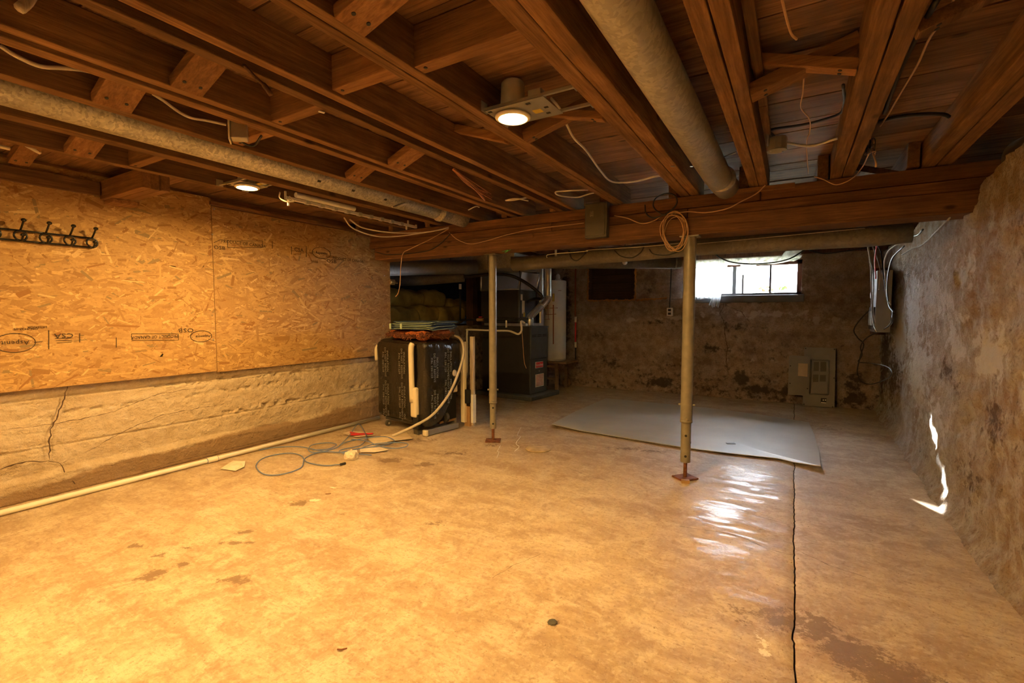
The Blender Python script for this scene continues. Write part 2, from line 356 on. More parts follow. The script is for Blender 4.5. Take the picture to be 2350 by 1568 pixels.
# floor: two slabs with a ragged open joint
ys = np.concatenate([np.linspace(YF, .6, 40), np.linspace(.62, 6.9, 330)])
ck = .030+.006*fbm(ys*5, ys*0, 3, 4)*2+.006*vn(ys*45, ys*0, 5)
def slab(x0, x1, nx):
    t = np.linspace(0, 1, nx)[None, :]; X = x0[:, None]*(1-t)+x1[:, None]*t; Y = np.repeat(ys[:, None], nx, 1)
    Z = .016*fbm(X*.9, Y*.9, 11, 3)+.004*fbm(X*6, Y*6, 12, 3)
    e = np.minimum(np.abs(X-ck[:, None])/.02, 1); Z = Z-.006*(1-e)
    S = np.zeros((*X.shape, 3))
    def st(ch, px, py, rx, ry, ang=0., k=1.):
        c = fz(px, py); S[..., ch] = np.maximum(S[..., ch], k*blob(X, Y, c.x, c.y, rx, ry, ang))
    for px, py, rx, ry, k in [(353, 1320, .05, .045, .75), (540, 1332, .06, .035, .72), (412, 1297, .04, .02, .75), (540, 1246, .09, .02, .7), (312, 1255, .05, .02, .65),
            (366, 1275, .03, .025, .65), (425, 1257, .03, .018, .7), (690, 1155, .05, .05, .72), (897, 1056, .08, .05, .85), (975, 1066, .09, .05, .7), (1440, 1030, .25, .06, .55),
            (1500, 1035, .20, .05, .55), (560, 1220, .06, .02, .6), (1270, 1430, .02, .018, .8), (1130, 1022, .12, .06, .5), (1000, 1200, .10, .05, .45), (1040, 1040, .2, .08, .5),
            (1790, 1420, .10, .12, .62), (1870, 1440, .10, .10, .78), (1960, 1500, .13, .10, .8), (2060, 1560, .16, .11, .78), (1700, 1410, .06, .05, .5), (790, 1180, .03, .015, .6),
            (230, 1380, .03, .012, .5), (1480, 985, .3, .08, .4), (1300, 960, .3, .12, .4), (960, 1010, .2, .1, .5), (620, 1010, .5, .06, .45), (1900, 985, .2, .2, .4), (800, 1000, .3, .05, .45)]:
        st(0, px, py, rx*(1.35 if rx < .1 else 1.), ry*(1.35 if rx < .1 else 1.), .5, min(1., k+.10))
    for px, py, rx, ry, k in [(722, 1148, .045, .03, .8), (765, 1118, .035, .02, .75), (655, 1162, .02, .015, .7), (1750, 1480, .04, .09, .62), (1620, 1365, .12, .03, .0)]:
        st(1, px, py, rx, ry, .3, k)
    for px, py, rx, ry, k in [(1650, 1175, .16, .22, 1.), (1710, 1085, .20, .30, 1.), (1645, 1258, .15, .11, 1.), (1720, 1370, .14, .04, 1.), (1690, 1230, .22, .5, .6), (1700, 1120, .25, .5, .7)]:
        st(2, px, py, rx, ry, 0., k)
    return np.stack([X, Y, Z], -1), S
P1, S1 = slab(np.full_like(ys, XL-.05), ck-.0022, 190); P2, S2 = slab(ck+.0035, np.full_like(ys, XR+.25), 60)
fl = struct(grid('floor', 'floor', P1, S1)); fl2 = grid('slab', 'floor', P2, S2, fl)
MB().box((XL-.2, YF-.2, -.20), (XR+.4, YB+.3, -.022)).build('sub_base', 'crack', fl)
mb = MB()
for q, sg in ((P1[:, -1], -1), (P2[:, 0], 1)):
    o = len(mb.v); mb.v += [tuple(p) for p in q]+[(p[0], p[1], -.05) for p in q]
    for i in range(len(q)-1): mb.f.append((o+i, o+i+1, o+len(q)+i+1, o+len(q)+i))
mb.build('joint_side', 'crack', fl)
def crackline(name, pts, w, parent, nrm, off=.0015, seed=0, jit=.5):
    """a thin dirt-filled crack: ragged ribbon lying on the surface"""
    pts = [V3(p) for p in pts]; r = random.Random(seed); out = []
    for a, b in zip(pts[:-1], pts[1:]):
        n = max(2, int((b-a).length/.018))
        for i in range(n): out.append(a.lerp(b, i/n))
    out.append(pts[-1]); nrm = V3(nrm).normalized(); m = MB(); d0 = (pts[-1]-pts[0]).normalized(); sd = nrm.cross(d0).normalized(); L = len(out)
    j = 0
    for i, p in enumerate(out):
        j = j*.6+r.uniform(-1, 1)*w*jit*1.6; ww = w*r.uniform(.25, 1.)*(.35+.65*math.sin(math.pi*min(1, max(0, (i+.5)/L)))**.5)
        m.v += [tuple(p+sd*(j-ww/2)+nrm*off), tuple(p+sd*(j+ww/2)+nrm*off)]
    m.f = [(2*i, 2*i+1, 2*i+3, 2*i+2) for i in range(L-1)]
    return m.build(name, 'crack', parent)
fp = lambda l, z=.004: [fz(*q, z) for q in l]
crackline('crack', fp([(1815, 1277), (1760, 1262), (1700, 1235), (1640, 1222), (1560, 1210)]), .006, fl, (0, 0, 1), .006, 1)
crackline('crack', fp([(1815, 1208), (1740, 1188), (1680, 1165)]), .004, fl, (0, 0, 1), .006, 2)
crackline('crack', fp([(1820, 1260), (1900, 1300), (1990, 1330)]), .004, fl, (0, 0, 1), .006, 3)
crackline('crack', fp([(1290, 1070), (1350, 1095), (1420, 1112)]), .004, fl, (0, 0, 1), .006, 4)
crackline('crack', fp([(1240, 1275), (1180, 1300), (1130, 1330)]), .003, fl, (0, 0, 1), .006, 5)
# left wall: concrete, tall along the strand board, lower ledge beyond it
def wallgrid(name, mat, us, zs, fn, stain=None):
    U, Zg = np.meshgrid(us, zs, indexing='ij'); return struct(grid(name, mat, fn(U, Zg), stain(U, Zg) if stain else None)), U, Zg
def form(z, h=.17): return np.abs(((z/h) % 1)-.5)*2
def lw(U, Zg):
    d = .018*fbm(U*1.2, Zg*2.2, 21, 3)+.020*np.clip(fbm(U*5, Zg*10, 23, 5)-.04, 0, 1)*(Zg > .1)+.012*fbm(U*26, Zg*34, 24, 3)
    low = np.clip((.16+.05*fbm(U*2.5, U*0, 29, 3)-Zg)/.03, 0, 1)
    ledge = .012*np.clip(1-np.abs(form(Zg, .30)-1)/.06, 0, 1)
    for z0, sl, sd in ((.50, .0, 71), (.30, .012, 72), (.62, -.01, 73)):      # chipped pour lines
        zz = z0+.05*fbm(U*1.1, U*0, sd, 3)+sl*U; g = np.exp(-((Zg-zz)/.022)**2)*np.clip(fbm(U*1.5, U*0, sd+9, 2)*3+.4, 0, 1); d = d+.10*g*np.clip(fbm(U*20, Zg*28, sd+3, 4)+.05, 0, 1)
    return np.stack([XL-.005-d-ledge+.035*low, U, Zg], -1)
def lws(U, Zg):
    S = np.zeros((*U.shape, 3)); low = np.clip((.17+.10*fbm(U*2.2, U*0, 29, 4)+.03*(U-2)-Zg)/.05, 0, 1); S[..., 0] = low*.75
    S[..., 0] = np.maximum(S[..., 0], .35*np.clip(1-Zg/.6, 0, 1)*np.clip((U-3.)/.6, 0, 1)); return S
wl, _, _ = wallgrid('wall_left', 'wall_left', np.concatenate([np.linspace(YF, .6, 30), np.linspace(.61, 3.86, 480)]), np.concatenate([np.linspace(-.05, .8, 150), np.linspace(.83, 1.98, 12)]), lw, lws)
xw = lambda px, py: fx(px, py, XL+.012)
crackline('crack', [xw(*q) for q in [(152, 887), (148, 915), (128, 955), (115, 985), (110, 1020), (112, 1055)]], .011, wl, (1, 0, 0), .012, 6, .35)
crackline('crack', [xw(*q) for q in [(112, 1057), (60, 1063), (0, 1074), (-80, 1090)]], .011, wl, (1, 0, 0), .014, 7, .4)
crackline('crack', [xw(*q) for q in [(112, 1057), (132, 1058), (150, 1085), (180, 1115)]], .007, wl, (1, 0, 0), .014, 8)
crackline('crack', [xw(*q) for q in [(0, 990), (130, 972), (260, 945), (360, 905), (450, 890)]], .005, wl, (1, 0, 0), .012, 15, .5)
crackline('crack', [xw(*q) for q in [(190, 1040), (290, 985), (380, 950), (520, 925)]], .005, wl, (1, 0, 0), .012, 16, .5)
crackline('crack', [xw(*q) for q in [(320, 1080), (420, 1052), (560, 1020), (700, 985), (800, 968)]], .005, wl, (1, 0, 0), .030, 9, .3)
def lw2(U, Zg):
    p = lw(U, Zg); return p
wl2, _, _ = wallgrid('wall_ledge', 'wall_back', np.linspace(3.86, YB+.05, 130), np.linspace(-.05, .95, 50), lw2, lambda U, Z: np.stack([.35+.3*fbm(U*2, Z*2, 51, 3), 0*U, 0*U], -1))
struct(MB().box((XL-.9, 3.86, .80), (XL-.02, YB+.1, .945)).build('floor_ledge', 'soil'))
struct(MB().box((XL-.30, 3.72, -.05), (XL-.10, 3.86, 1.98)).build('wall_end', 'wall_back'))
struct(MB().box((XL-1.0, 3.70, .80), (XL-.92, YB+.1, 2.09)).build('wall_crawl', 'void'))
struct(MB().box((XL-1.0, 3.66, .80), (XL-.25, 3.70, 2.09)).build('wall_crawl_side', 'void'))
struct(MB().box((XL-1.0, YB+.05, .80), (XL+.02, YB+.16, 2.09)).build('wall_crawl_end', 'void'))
# right wall: very rough, stepped where the beam bears
rx_y = np.array([-2, 2.3, 2.65, 3.27, 4.23, 5.48, 6.9]); rx_x = np.array([.80, .785, .772, .775, .806, .845, .85])
def rw(U, Zg):
    x = np.interp(U, rx_y, rx_x)
    d = .09*fbm(U*1.1, Zg*1.4, 31, 3)+.065*fbm(U*4, Zg*4.5, 32, 5, .65)+.030*fbm(U*17, Zg*13, 33, 3)
    d = d+.03*np.clip(fbm(U*9, Zg*6, 36, 3)-.12, 0, 1)*2
    foot = .05*np.clip((.14-Zg)/.14, 0, 1)**2
    top = np.interp(U, [YF, 2.6, 3.1, 3.24, 3.5, 3.7, 6.9], [1.80, 1.80, 1.74, 1.66, 1.66, 1.80, 1.82])+.05*fbm(U*6, U*0, 37, 4)
    Zr = Zg/1.80*top
    shoulder = .10*np.clip((Zr-1.45)/.35, 0, 1)**1.5*np.clip((3.4-U)/.3, 0, 1)
    return np.stack([x+d*.8-foot-shoulder*.3, U, Zr], -1)
def rws(U, Zg):
    S = np.zeros((*U.shape, 3))
    S[..., 0] = .30*(fbm(U*1.2, Zg*1.5, 41, 3)+.5)+.18*np.clip((3.0-U)/1., 0, 1)
    for y, z, ry, rz, k in [(3.0, .95, .28, .16, .95), (3.6, 1.0, .3, .10, .85), (3.7, 1.2, .45, .06, .8), (2.45, .82, .16, .12, .9), (4.9, 1.1, .6, .4, .85), (4.6, .7, .6, .35, .75), (5.7, .95, .5, .5, .8), (3.4, 1.45, .3, .15, .65), (4.2, 1.25, .6, .25, .75), (4.0, .4, .5, .3, .6), (2.2, .35, .3, .2, .5)]:
        S[..., 1] = np.maximum(S[..., 1], k*blob(U, Zg, y, z, ry, rz))
    for y, z, ry, rz, k in [(3.7, .78, .35, .10, .6), (2.9, .65, .2, .2, .6), (3.2, .30, .3, .2, .5), (5.9, .5, .5, .4, .7), (6.5, .6, .3, .6, .85), (2.5, 1.5, .3, .2, .55)]:
        S[..., 0] = np.maximum(S[..., 0], k*blob(U, Zg, y, z, ry, rz))
    return S
wr, _, _ = wallgrid('wall_right', 'wall_right', np.concatenate([np.linspace(YF, 1.9, 30), np.linspace(1.92, 6.85, 330)]), np.linspace(-.06, 1.80, 190), lambda U, Z: rw(U, Z), rws)
struct(MB().box((XR+.05, YF, 1.55), (XR+.75, YB+.2, 1.64)).build('wall_right_top', 'soil'))
struct(MB().box((XR+.70, YF, 1.55), (XR+.75, YB+.2, 2.1)).build('wall_right_rim', 'joist'))
struct(MB().box((XR+.22, YF, -.1), (XR+.3, YB+.2, 1.62)).build('wall_right_core', 'soil'))
# back wall with window and a boarded opening
WX0, WX1, WZ0, WZ1 = -1.27, .065, 1.352, 1.775
OX0, OX1, OZ0, OZ1 = fy(1352, 640, YB).x, fy(1457, 640, YB).x, fy(1400, 688, YB).z, 1.80
def bw(U, Zg, y=YB):
    d = .05*fbm(U*.9, Zg*1.2, 61, 3)+.022*fbm(U*5, Zg*7, 62, 4)+.006*fbm(U*24, Zg*24, 63, 2)+.008*np.clip(1-np.abs(form(Zg, .22)-1)/.08, 0, 1)
    return np.stack([U, YB+.0*U-d*.7, Zg], -1)
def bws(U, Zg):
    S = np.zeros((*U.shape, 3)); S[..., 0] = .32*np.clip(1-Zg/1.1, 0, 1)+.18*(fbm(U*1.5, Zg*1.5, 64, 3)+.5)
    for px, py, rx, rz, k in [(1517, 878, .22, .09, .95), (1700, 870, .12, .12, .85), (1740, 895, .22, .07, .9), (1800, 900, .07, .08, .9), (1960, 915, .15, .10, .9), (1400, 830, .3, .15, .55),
            (1690, 750, .5, .06, .55), (1960, 880, .14, .2, .7), (1380, 770, .25, .08, .5), (1520, 740, .3, .05, .5), (1660, 690, .1, .12, .7), (1740, 690, .45, .05, .6), (1640, 800, .3, .1, .55), (1300, 700, .1, .8, .8), (1500, 660, .25, .12, .45)]:
        c = fy(px, py, YB); S[..., 0] = np.maximum(S[..., 0], k*blob(U, Zg, c.x, c.z, rx, rz))
    for px, py, rx, rz, k in [(1760, 720, .5, .07, .62), (1640, 720, .3, .06, .55), (1550, 730, .4, .05, .5), (1750, 830, .3, .06, .5), (1900, 740, .4, .10, .55), (1450, 735, .3, .05, .5), (1850, 640, .05, .3, .5)]:
        c = fy(px, py, YB); S[..., 1] = np.maximum(S[..., 1], k*blob(U, Zg, c.x, c.z, rx, rz))
    return S
us = np.linspace(XL-.05, XR+.25, 300)
parts = [(us, np.linspace(-.05, min(WZ0, OZ0), 110))]
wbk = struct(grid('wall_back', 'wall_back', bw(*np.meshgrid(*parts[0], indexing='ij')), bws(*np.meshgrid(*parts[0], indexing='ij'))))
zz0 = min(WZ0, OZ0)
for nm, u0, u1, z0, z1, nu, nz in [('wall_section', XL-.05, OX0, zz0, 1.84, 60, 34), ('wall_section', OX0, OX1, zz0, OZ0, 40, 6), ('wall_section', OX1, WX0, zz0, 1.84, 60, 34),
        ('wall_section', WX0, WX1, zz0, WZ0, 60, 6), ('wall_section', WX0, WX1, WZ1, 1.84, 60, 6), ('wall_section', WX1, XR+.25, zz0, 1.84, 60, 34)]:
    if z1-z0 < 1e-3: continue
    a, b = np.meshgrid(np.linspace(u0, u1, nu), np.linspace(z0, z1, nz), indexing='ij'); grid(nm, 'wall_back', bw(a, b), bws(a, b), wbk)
mb = MB()   # reveals of the window opening
mb.box((WX1, YB-.005, WZ0-.02), (WX1+.03, YB+.16, WZ1+.02)).box((WX0-.03, YB-.005, WZ0-.02), (WX0, YB+.16, WZ1+.02))
mb.build('window_reveal', 'wall_back', wbk)
MB().box((WX0-.03, YB-.028, WZ0-.095), (WX1+.03, YB+.16, WZ0-.004)).build('window_sill', plain('damp grey sill', (.075, .085, .095), .45, 0, .3, 30), wbk, bevel=.006)
struct(MB().box((WX0-.3, YB+.02, WZ1), (WX1+.3, YB+.16, WZ1+.3)).build('trim_1', 'post_wood'))
cw = lambda l, o=.0: [fy(*q, YB-.012) for q in l]
crackline('crack', cw([(1665, 690), (1655, 720), (1664, 745), (1663, 770), (1672, 800), (1668, 830), (1672, 860)]), .013, wbk, (0, -1, 0), .016, 12, .4)
crackline('crack', cw([(1665, 700), (1700, 715), (1720, 740)]), .007, wbk, (0, -1, 0), .016, 13)
crackline('crack', cw([(1655, 708), (1600, 706), (1545, 708)]), .006, wbk, (0, -1, 0), .016, 14)
# outer mass behind the back wall, so no light leaks
mb = MB(); mb.box((XL-1.05, YB+.07, .7), (XL-.3, YB+.16, 2.1)); mb.box((XL-.3, YB+.07, -.2), (XR+.6, YB+.16, WZ0)); mb.box((XL-.3, YB+.07, WZ0), (OX0, YB+.16, 2.1)); mb.box((OX0, YB+.07, WZ0), (WX0-.02, YB+.16, 2.1)); mb.box((WX1+.02, YB+.07, WZ0), (XR+.8, YB+.16, 2.1))
mb.box((WX0-.02, YB+.07, WZ1+.01), (WX1+.02, YB+.16, 2.1))
struct(mb.build('wall_back_core', 'soil'))
struct(MB().box((XL-1., YF-.1, -.1), (XR+.8, YF, 2.1)).build('wall_front', 'wall_left'))
struct(MB().box((XL-.3, YF-.1, -.1), (XL-.16, 3.72, 2.1)).build('wall_left_core', 'soil'))
# window: timber frame, three lights, panes
win = struct(thing('window_1', (-.6, YB+.09, WZ0), '', '')); del win['label'], win['category']
yw = YB+.075
def wbar(name, x0, x1, z0, z1, mat='pale_wood', d=.04): return MB().box((x0, yw, z0), (x1, yw+d, z1)).build(name, mat, win)
M['frame'] = plain('weathered grey window frame', (.16, .17, .18), .6, 0, .3, 60)
M['frame_red'] = plain('red brown window frame', (.17, .07, .045), .6, 0, .3, 60)
wbar('frame_bottom', WX0, WX1, WZ0, WZ0+.028, 'frame'); wbar('frame_top', WX0, WX1, WZ1-.05, WZ1, 'frame_red'); wbar('frame_left', WX0, WX0+.035, WZ0, WZ1, 'frame')
wbar('frame_right', WX1-.05, WX1, WZ0, WZ1, 'frame_red')
def wpx(px): return fy(px, 640, yw).x
wbar('mullion', wpx(1681), wpx(1689.5), WZ0+.028, WZ1-.05, 'frame', .045)
wbar('sash_stile', wpx(1702.5), wpx(1707), WZ0+.028, WZ1-.05, 'frame', .03); wbar('sash_stile', wpx(1765.5), wpx(1770.5), WZ0+.028, WZ1-.05, 'frame', .03)
wbar('mullion', wpx(1640), wpx(1645), WZ0+.028, WZ1-.05, 'frame', .03)
for a, b in ((WX0+.035, wpx(1640)), (wpx(1645), wpx(1682)), (wpx(1689), wpx(1703)), (wpx(1706.5), wpx(1766)), (wpx(1770), WX1-.05)):
    MB().box((a, yw+.016, WZ0+.028), (b, yw+.020, WZ1-.05)).build('pane', 'glass', win)
# boarded opening
op = struct(MB().box((OX0-.02, YB+.05, OZ0-.02), (OX1+.02, YB+.07, OZ1+.05)).build('trim_3', 'void'))
mb = MB(); fw_ = .035
op2 = struct(thing('door_1', (OX0, YB, OZ0), '', '')); del op2['label'], op2['category']
M['dark_wood'] = wood('dark hatch boards', (.060, .040, .030), (.030, .020, .015), 'x')
hz = (OZ1-OZ0)/4
for k in range(4): MB().box((OX0+.05, YB+.015, OZ0+.012+k*hz), (OX1-.05, YB+.032, OZ0+(k+1)*hz+.004)).build('hatch_board', 'dark_wood', op2)
MB().box((OX0, YB-.012, OZ0), (OX0+.05, YB+.05, OZ1)).build('hatch_jamb', 'dark_wood', op2); MB().box((OX1-.05, YB-.012, OZ0), (OX1, YB+.05, OZ1)).build('hatch_jamb', 'dark_wood', op2)
M['foam'] = plain('orange spray foam', (.36, .17, .055), .9, 0, 1., 40, .3)
def foam(a, b, seed):
    r = random.Random(seed); m = MB(); a = V3(a); b = V3(b); n = int((b-a).length/.016)
    m.tube([a.lerp(b, i/n)+V3((r.uniform(-.008, .008), r.uniform(-.006, .004), r.uniform(-.008, .008))) for i in range(n+1)], [r.uniform(.007, .019) for i in range(n+1)], 7)
    return m.build('foam_bead', 'foam', op2, True)
foam((OX1+.012, YB-.012, OZ0), (OX1+.012, YB-.012, OZ1), 1); foam((OX0-.01, YB-.012, OZ0-.01), (OX1+.02, YB-.012, OZ0-.01), 2); foam((OX0-.012, YB-.012, OZ0), (OX0-.012, YB-.012, OZ1), 3)
foam(fy(1462, 689, YB-.01), fy(1530, 684, YB-.01), 4)
# ceiling: subfloor boards across the joists, boards drawn one by one
ce = struct(MB().box((XL-1., YF-.1, 2.065), (XR+.8, YB+.2, 2.10)).build('ceiling', 'subfloor'))
y = YF; k = 0
while y < YB+.1:
    w = random.uniform(.125, .15); MB().box((XL-.95, y+.002, ZS+random.uniform(-.002, .004)), (XR+.70, y+w-.003, 2.062)).build('plank', 'subfloor', ce); y += w; k += 1
# ------------------------------------------------------------------ floor joists
G1 = 'floor joists over the front room'; G2 = 'floor joists beyond the beam'
def joist(x0, x1, label, y0=YF, y1=3.45, z0=ZJ, grp=G1):
    m = MB(); n = 26; a = random.uniform(0, 99)
    for i in range(n+1):       # slightly wavy sawn timber
        yy = y0+(y1-y0)*i/n; d = .004*(float(vn(yy*2+a, 0, 3))-.5); e = .005*(float(vn(yy*3+a, 5, 4))-.5)
        m.v += [(x0+d, yy, z0+e), (x1+d, yy, z0+e), (x1+d, yy, ZS), (x0+d, yy, ZS)]
        if i:
            o = 4*(i-1)
            for k in range(4): m.f.append((o+k, o+(k+1) % 4, o+4+(k+1) % 4, o+4+k))
    m.f += [(3, 2, 1, 0), tuple(4*n+k for k in range(4))]
    return tag(m.build('floor_joist', 'joist', bevel=.003), label, 'joist', grp)
joist(.553, .611, 'brown joist of the pair next to the rough concrete wall, member away from the wall')
joist(.616, .678, 'brown joist of the pair next to the rough concrete wall, wall-side member')
joist(.150, .205, 'brown joist braced towards the round junction box, member on the box side')
joist(.209, .263, 'brown joist with the frayed wire bunch, member on the rough wall side')
joist(-.259, -.210, 'brown joist alongside the big round duct, duct-side member of its pair')
joist(-.206, -.159, 'brown joist carrying the round grey junction box on its side')
joist(-.671, -.612, 'brown joist holding the far ends of the can light bars, light-side member')
joist(-.608, -.549, 'brown joist alongside the big round duct, between duct and can light joist')
joist(-1.129, -1.090, 'brown joist just beside the bright can light, member away from the light')
joist(-1.088, -1.050, 'brown joist just beside the bright can light, light-side member')
joist(-1.554, -1.509, 'splintered brown joist with the torn bark strip, seen across a gap from its twin')
joist(-1.452, -1.412, 'brown joist twin of the splintered joist, on the can light side')
joist(-1.964, -1.912, 'brown joist next to the white outlet box, outlet-side member of a gapped pair')
joist(-1.876, -1.834, 'brown joist of the gapped pair near the outlet box, member away from the outlet')
joist(-2.270, -2.214, 'brown joist running tight along the slim mottled duct, outlet side')
joist(-2.714, -2.640, 'brown joist along the slim mottled duct, strand board side')
joist(-3.066, -3.015, 'brown joist beside the small recessed light, strand board side')
joist(XL-.06, XL+.03, 'brown joist lying along the top of the strand board wall')
for x0, nm in [(.49, 'nearest the rough wall panel'), (.088, 'over the right window light'), (-.32, 'over the window centre'), (-.74, 'over the plastic-draped window end'), (-1.22, 'between window and boarded hatch'), (-1.62, 'over the wall outlet'),
        (-2.05, 'over the boarded hatch edge'), (-2.45, 'over the boarded hatch'), (-2.85, 'over the water heater'), (-3.30, 'over the furnace'), (-3.75, 'over the crawl space ledge')]:
    joist(x0, x0+.052, 'dusty rear joist '+nm, 3.27, YB+.10, ZJ, G2)
struct(MB().box((XL, YB-.02, 1.835), (XR+.2, YB+.14, ZJ)).build('trim_2', 'post_wood'))
# ------------------------------------------------------------------ blocking and bridging between joists
GB = 'solid blocking between joists'; GX = 'sloping bridging between joists'
def nails(parent, pts, r=.006, d=(0, 0, -1)):
    for p in pts: MB().cyl(V3(p), V3(p)+V3(d)*.002, r, n=10).build('nail_head', 'black', parent)
def blocking(px, py, xa, xb, label, th=.05, dz=.004, flip=False):
    y = fx(px, py, xa).y; o = MB().box((xa-.002, y, ZJ+dz), (xb+.002, y+th, ZS-.002)).build('blocking', 'block', bevel=.003)
    tag(o, label, 'blocking', GB); nails(o, [(xa+.03, y+th*.4, ZJ+dz)]); return o
blocking(950, 158, -1.05, -.671, 'solid block spanning in front of the bright can light')
blocking(762, 208, -1.412, -1.129, 'solid block between the splintered joist twin and the can light joist', dz=.012)
blocking(622, 284, -1.834, -1.554, 'solid block meeting the splintered joist at its screw plate')
blocking(532, 318, -2.214, -1.964, 'solid block that the white outlet box is fixed to')
blocking(295, 384, -3.015, -2.714, 'solid block beside the short stub beam')
def bridging(px, py, xa, xb, label, w=.11, t=.036, lowL=True, nail=True, mat='block', zl=.012, zh=.02, dy=0., yo=0.):
    xlow = xa if lowL else xb; y = fx(px, py, xlow).y+yo
    a = V3((xa, y, ZJ+zl if lowL else ZS-zh)); b = V3((xb, y+dy, ZS-zh if lowL else ZJ+zl))
    m = MB().bar(a, b, w, t); o = tag(m.build('bridging', mat, bevel=.002), label, 'bridging', GX)
    if nail:
        d = (b-a).normalized(); n = d.cross(V3((0, 1, 0))).normalized(); n = n if n.z < 0 else -n
        e = a if lowL else b; s = 1 if lowL else -1
        nails(o, [e+d*s*.045+V3((0, k*w*.25, 0))+n*t/2 for k in (-1, 1)], .006, n)
    return o
bridging(800, 45, -1.05, -.671, 'wide sloping board above the front block of the can light bay', .10)
bridging(425, 190, -1.834, -1.554, 'sloping board with two nail heads under the splintered joist', .10)
bridging(255, 238, -2.214, -1.964, 'broad orange sloping board with three nail heads by the slim duct', .12)
bridging(180, 350, -3.015, -2.714, 'sloping board between slim duct joist and its strand board side neighbour', .11)
bridging(40, 352, -3.46, -3.066, 'sloping board with a cable passing beside the strand board top', .08)
bridging(905, 378, -1.834, -1.554, 'sloping board below the frayed copper strands', .10)
bridging(808, 412, -2.214, -1.964, 'sloping board above the square holes of the slim duct', .10)
bridging(1205, 330, -1.05, -.671, 'narrow cross brace just behind the bright can light', .045, .05)
bridging(1388, 292, -1.05, -.671, 'thin cross brace reaching the big duct joist behind the can light', .045, .03, lowL=False)
bridging(1165, 330, -1.412, -1.129, 'thin cross brace on the strand board side of the can light joist', .045, .035, lowL=False, nail=False)
bridging(1724, 195, -.159, .150, 'stout sloping brace rising from the junction box joist', .075, .042, yo=-.035, zh=.03)
bridging(1974, 162, -.159, .150, 'flatter sloping brace falling towards the frayed wire joist', .05, .036, lowL=False, yo=.065)
bridging(2098, 112, .263, .553, 'sloping brace rising towards the joists by the rough wall', .045, .035, mat='joist')
bridging(2098, 112, .263, .553, 'sloping brace falling towards the joists by the rough wall', .05, .036, lowL=False, mat='joist', yo=-.10)
st_ = MB().box((-.148, 1.25, 1.952), (-.118, 2.30, 1.975)).build('nailing_strip', 'joist'); tag(st_, 'loose thin wooden strip alongside the junction box joist', 'strip', 'loose strips beside the junction box joist')
st_ = MB().bar((-.135, 2.20, 1.960), (-.13, 2.75, 1.945), .028, .02, (1, 0, 0)).build('nailing_strip', 'joist'); tag(st_, 'loose thin wooden strip whose end hangs near the round junction box', 'strip', 'loose strips beside the junction box joist')
# splintered bark strip and screw plate on the underside of a joist
p = [fz(560, 150, ZJ-.002), fz(585, 178, ZJ-.003), fz(605, 195, ZJ-.010), fz(618, 212, ZJ-.03), fz(622, 218, ZJ-.035)]
tag(MB().tube(crom(p, 4), [.006]*8+[.009]*8+[.007], 5).build('bark_strip', 'post_wood', None, True), 'torn strip of bark hanging from the splintered joist', 'splinter')
c = fz(738, 256, ZJ); tag(MB().obox(c-V3((0, 0, .002)), .022, .012, .003, (.3, 1, 0), (1, -.3, 0)).build('screw_plate', 'white'), 'tiny white plate screwed under the splintered joist', 'plate')
# frayed strands
m = MB()
b0 = fz(1040, 388, ZJ-.004); e0 = fz(1118, 450, ZJ-.05)
for k in range(14):
    j = lambda s: V3((random.uniform(-s, s), random.uniform(-s, s), random.uniform(-s, s)))
    m.tube(crom([b0+j(.006), b0.lerp(e0, .5)+j(.014)+V3((0, 0, -.004)), e0+j(.028)], 4), .003, 4)
tag(m.build('frayed_strands', 'copper', None, True), 'bundle of frayed copper coloured strands poking from a joist', 'strands')
# ------------------------------------------------------------------ main beam
YM0, YM1 = 3.257, 3.455
bm = thing('main_beam', (-1.2, YM0, 1.63), 'long built-up timber beam carried on the two steel posts', 'beam')
MB().box((-3.476, YM0, 1.640), (.86, YM1, 1.738)).build('lower_timber', 'beam', bm, bevel=.004)
MB().box((-3.476, YM0+.004, 1.626), (-2.3, YM1, 1.639)).build('bottom_cleat', 'beam', bm); MB().box((-2.297, YM0-.002, 1.626), (.84, YM1, 1.639)).build('bottom_cleat', 'beam', bm)
MB().box((-3.56, YM0+.012, 1.741), (-1.60, YM1-.01, 1.803)).build('middle_board', 'beam', bm, bevel=.003); MB().box((-1.597, YM0+.010, 1.741), (-.62, YM1-.01, 1.800)).build('middle_board', 'beam', bm, bevel=.003)
MB().box((-.617, YM0+.016, 1.741), (.88, YM1-.01, 1.800)).build('middle_board', 'beam', bm, bevel=.003)
MB().box((-3.56, YM0+.022, 1.805), (-.20, YM1-.01, ZJ-.006)).build('upper_board', 'beam', bm, bevel=.003); MB().box((-.197, YM0+.026, 1.803), (.90, YM1-.01, ZJ-.006)).build('upper_board', 'beam', bm, bevel=.003)
MB().box((-2.75, YM0-.008, 1.70), (-1.75, YM0-.001, 1.735)).build('face_lath', 'beam', bm)
MB().box((-.42, YM0-.010, ZJ-.03), (-.02, YM0+.03, ZJ-.007)).build('shim', 'block', bm)
m = MB()   # green chalk scribble on the beam
m.tube(crom([fy(*q, YM0-.010) for q in [(1152, 578), (1166, 574), (1158, 580), (1172, 573)]], 4), .002, 4); m.build('chalk_mark', plain('green chalk', (.10, .42, .10), .9), bm)
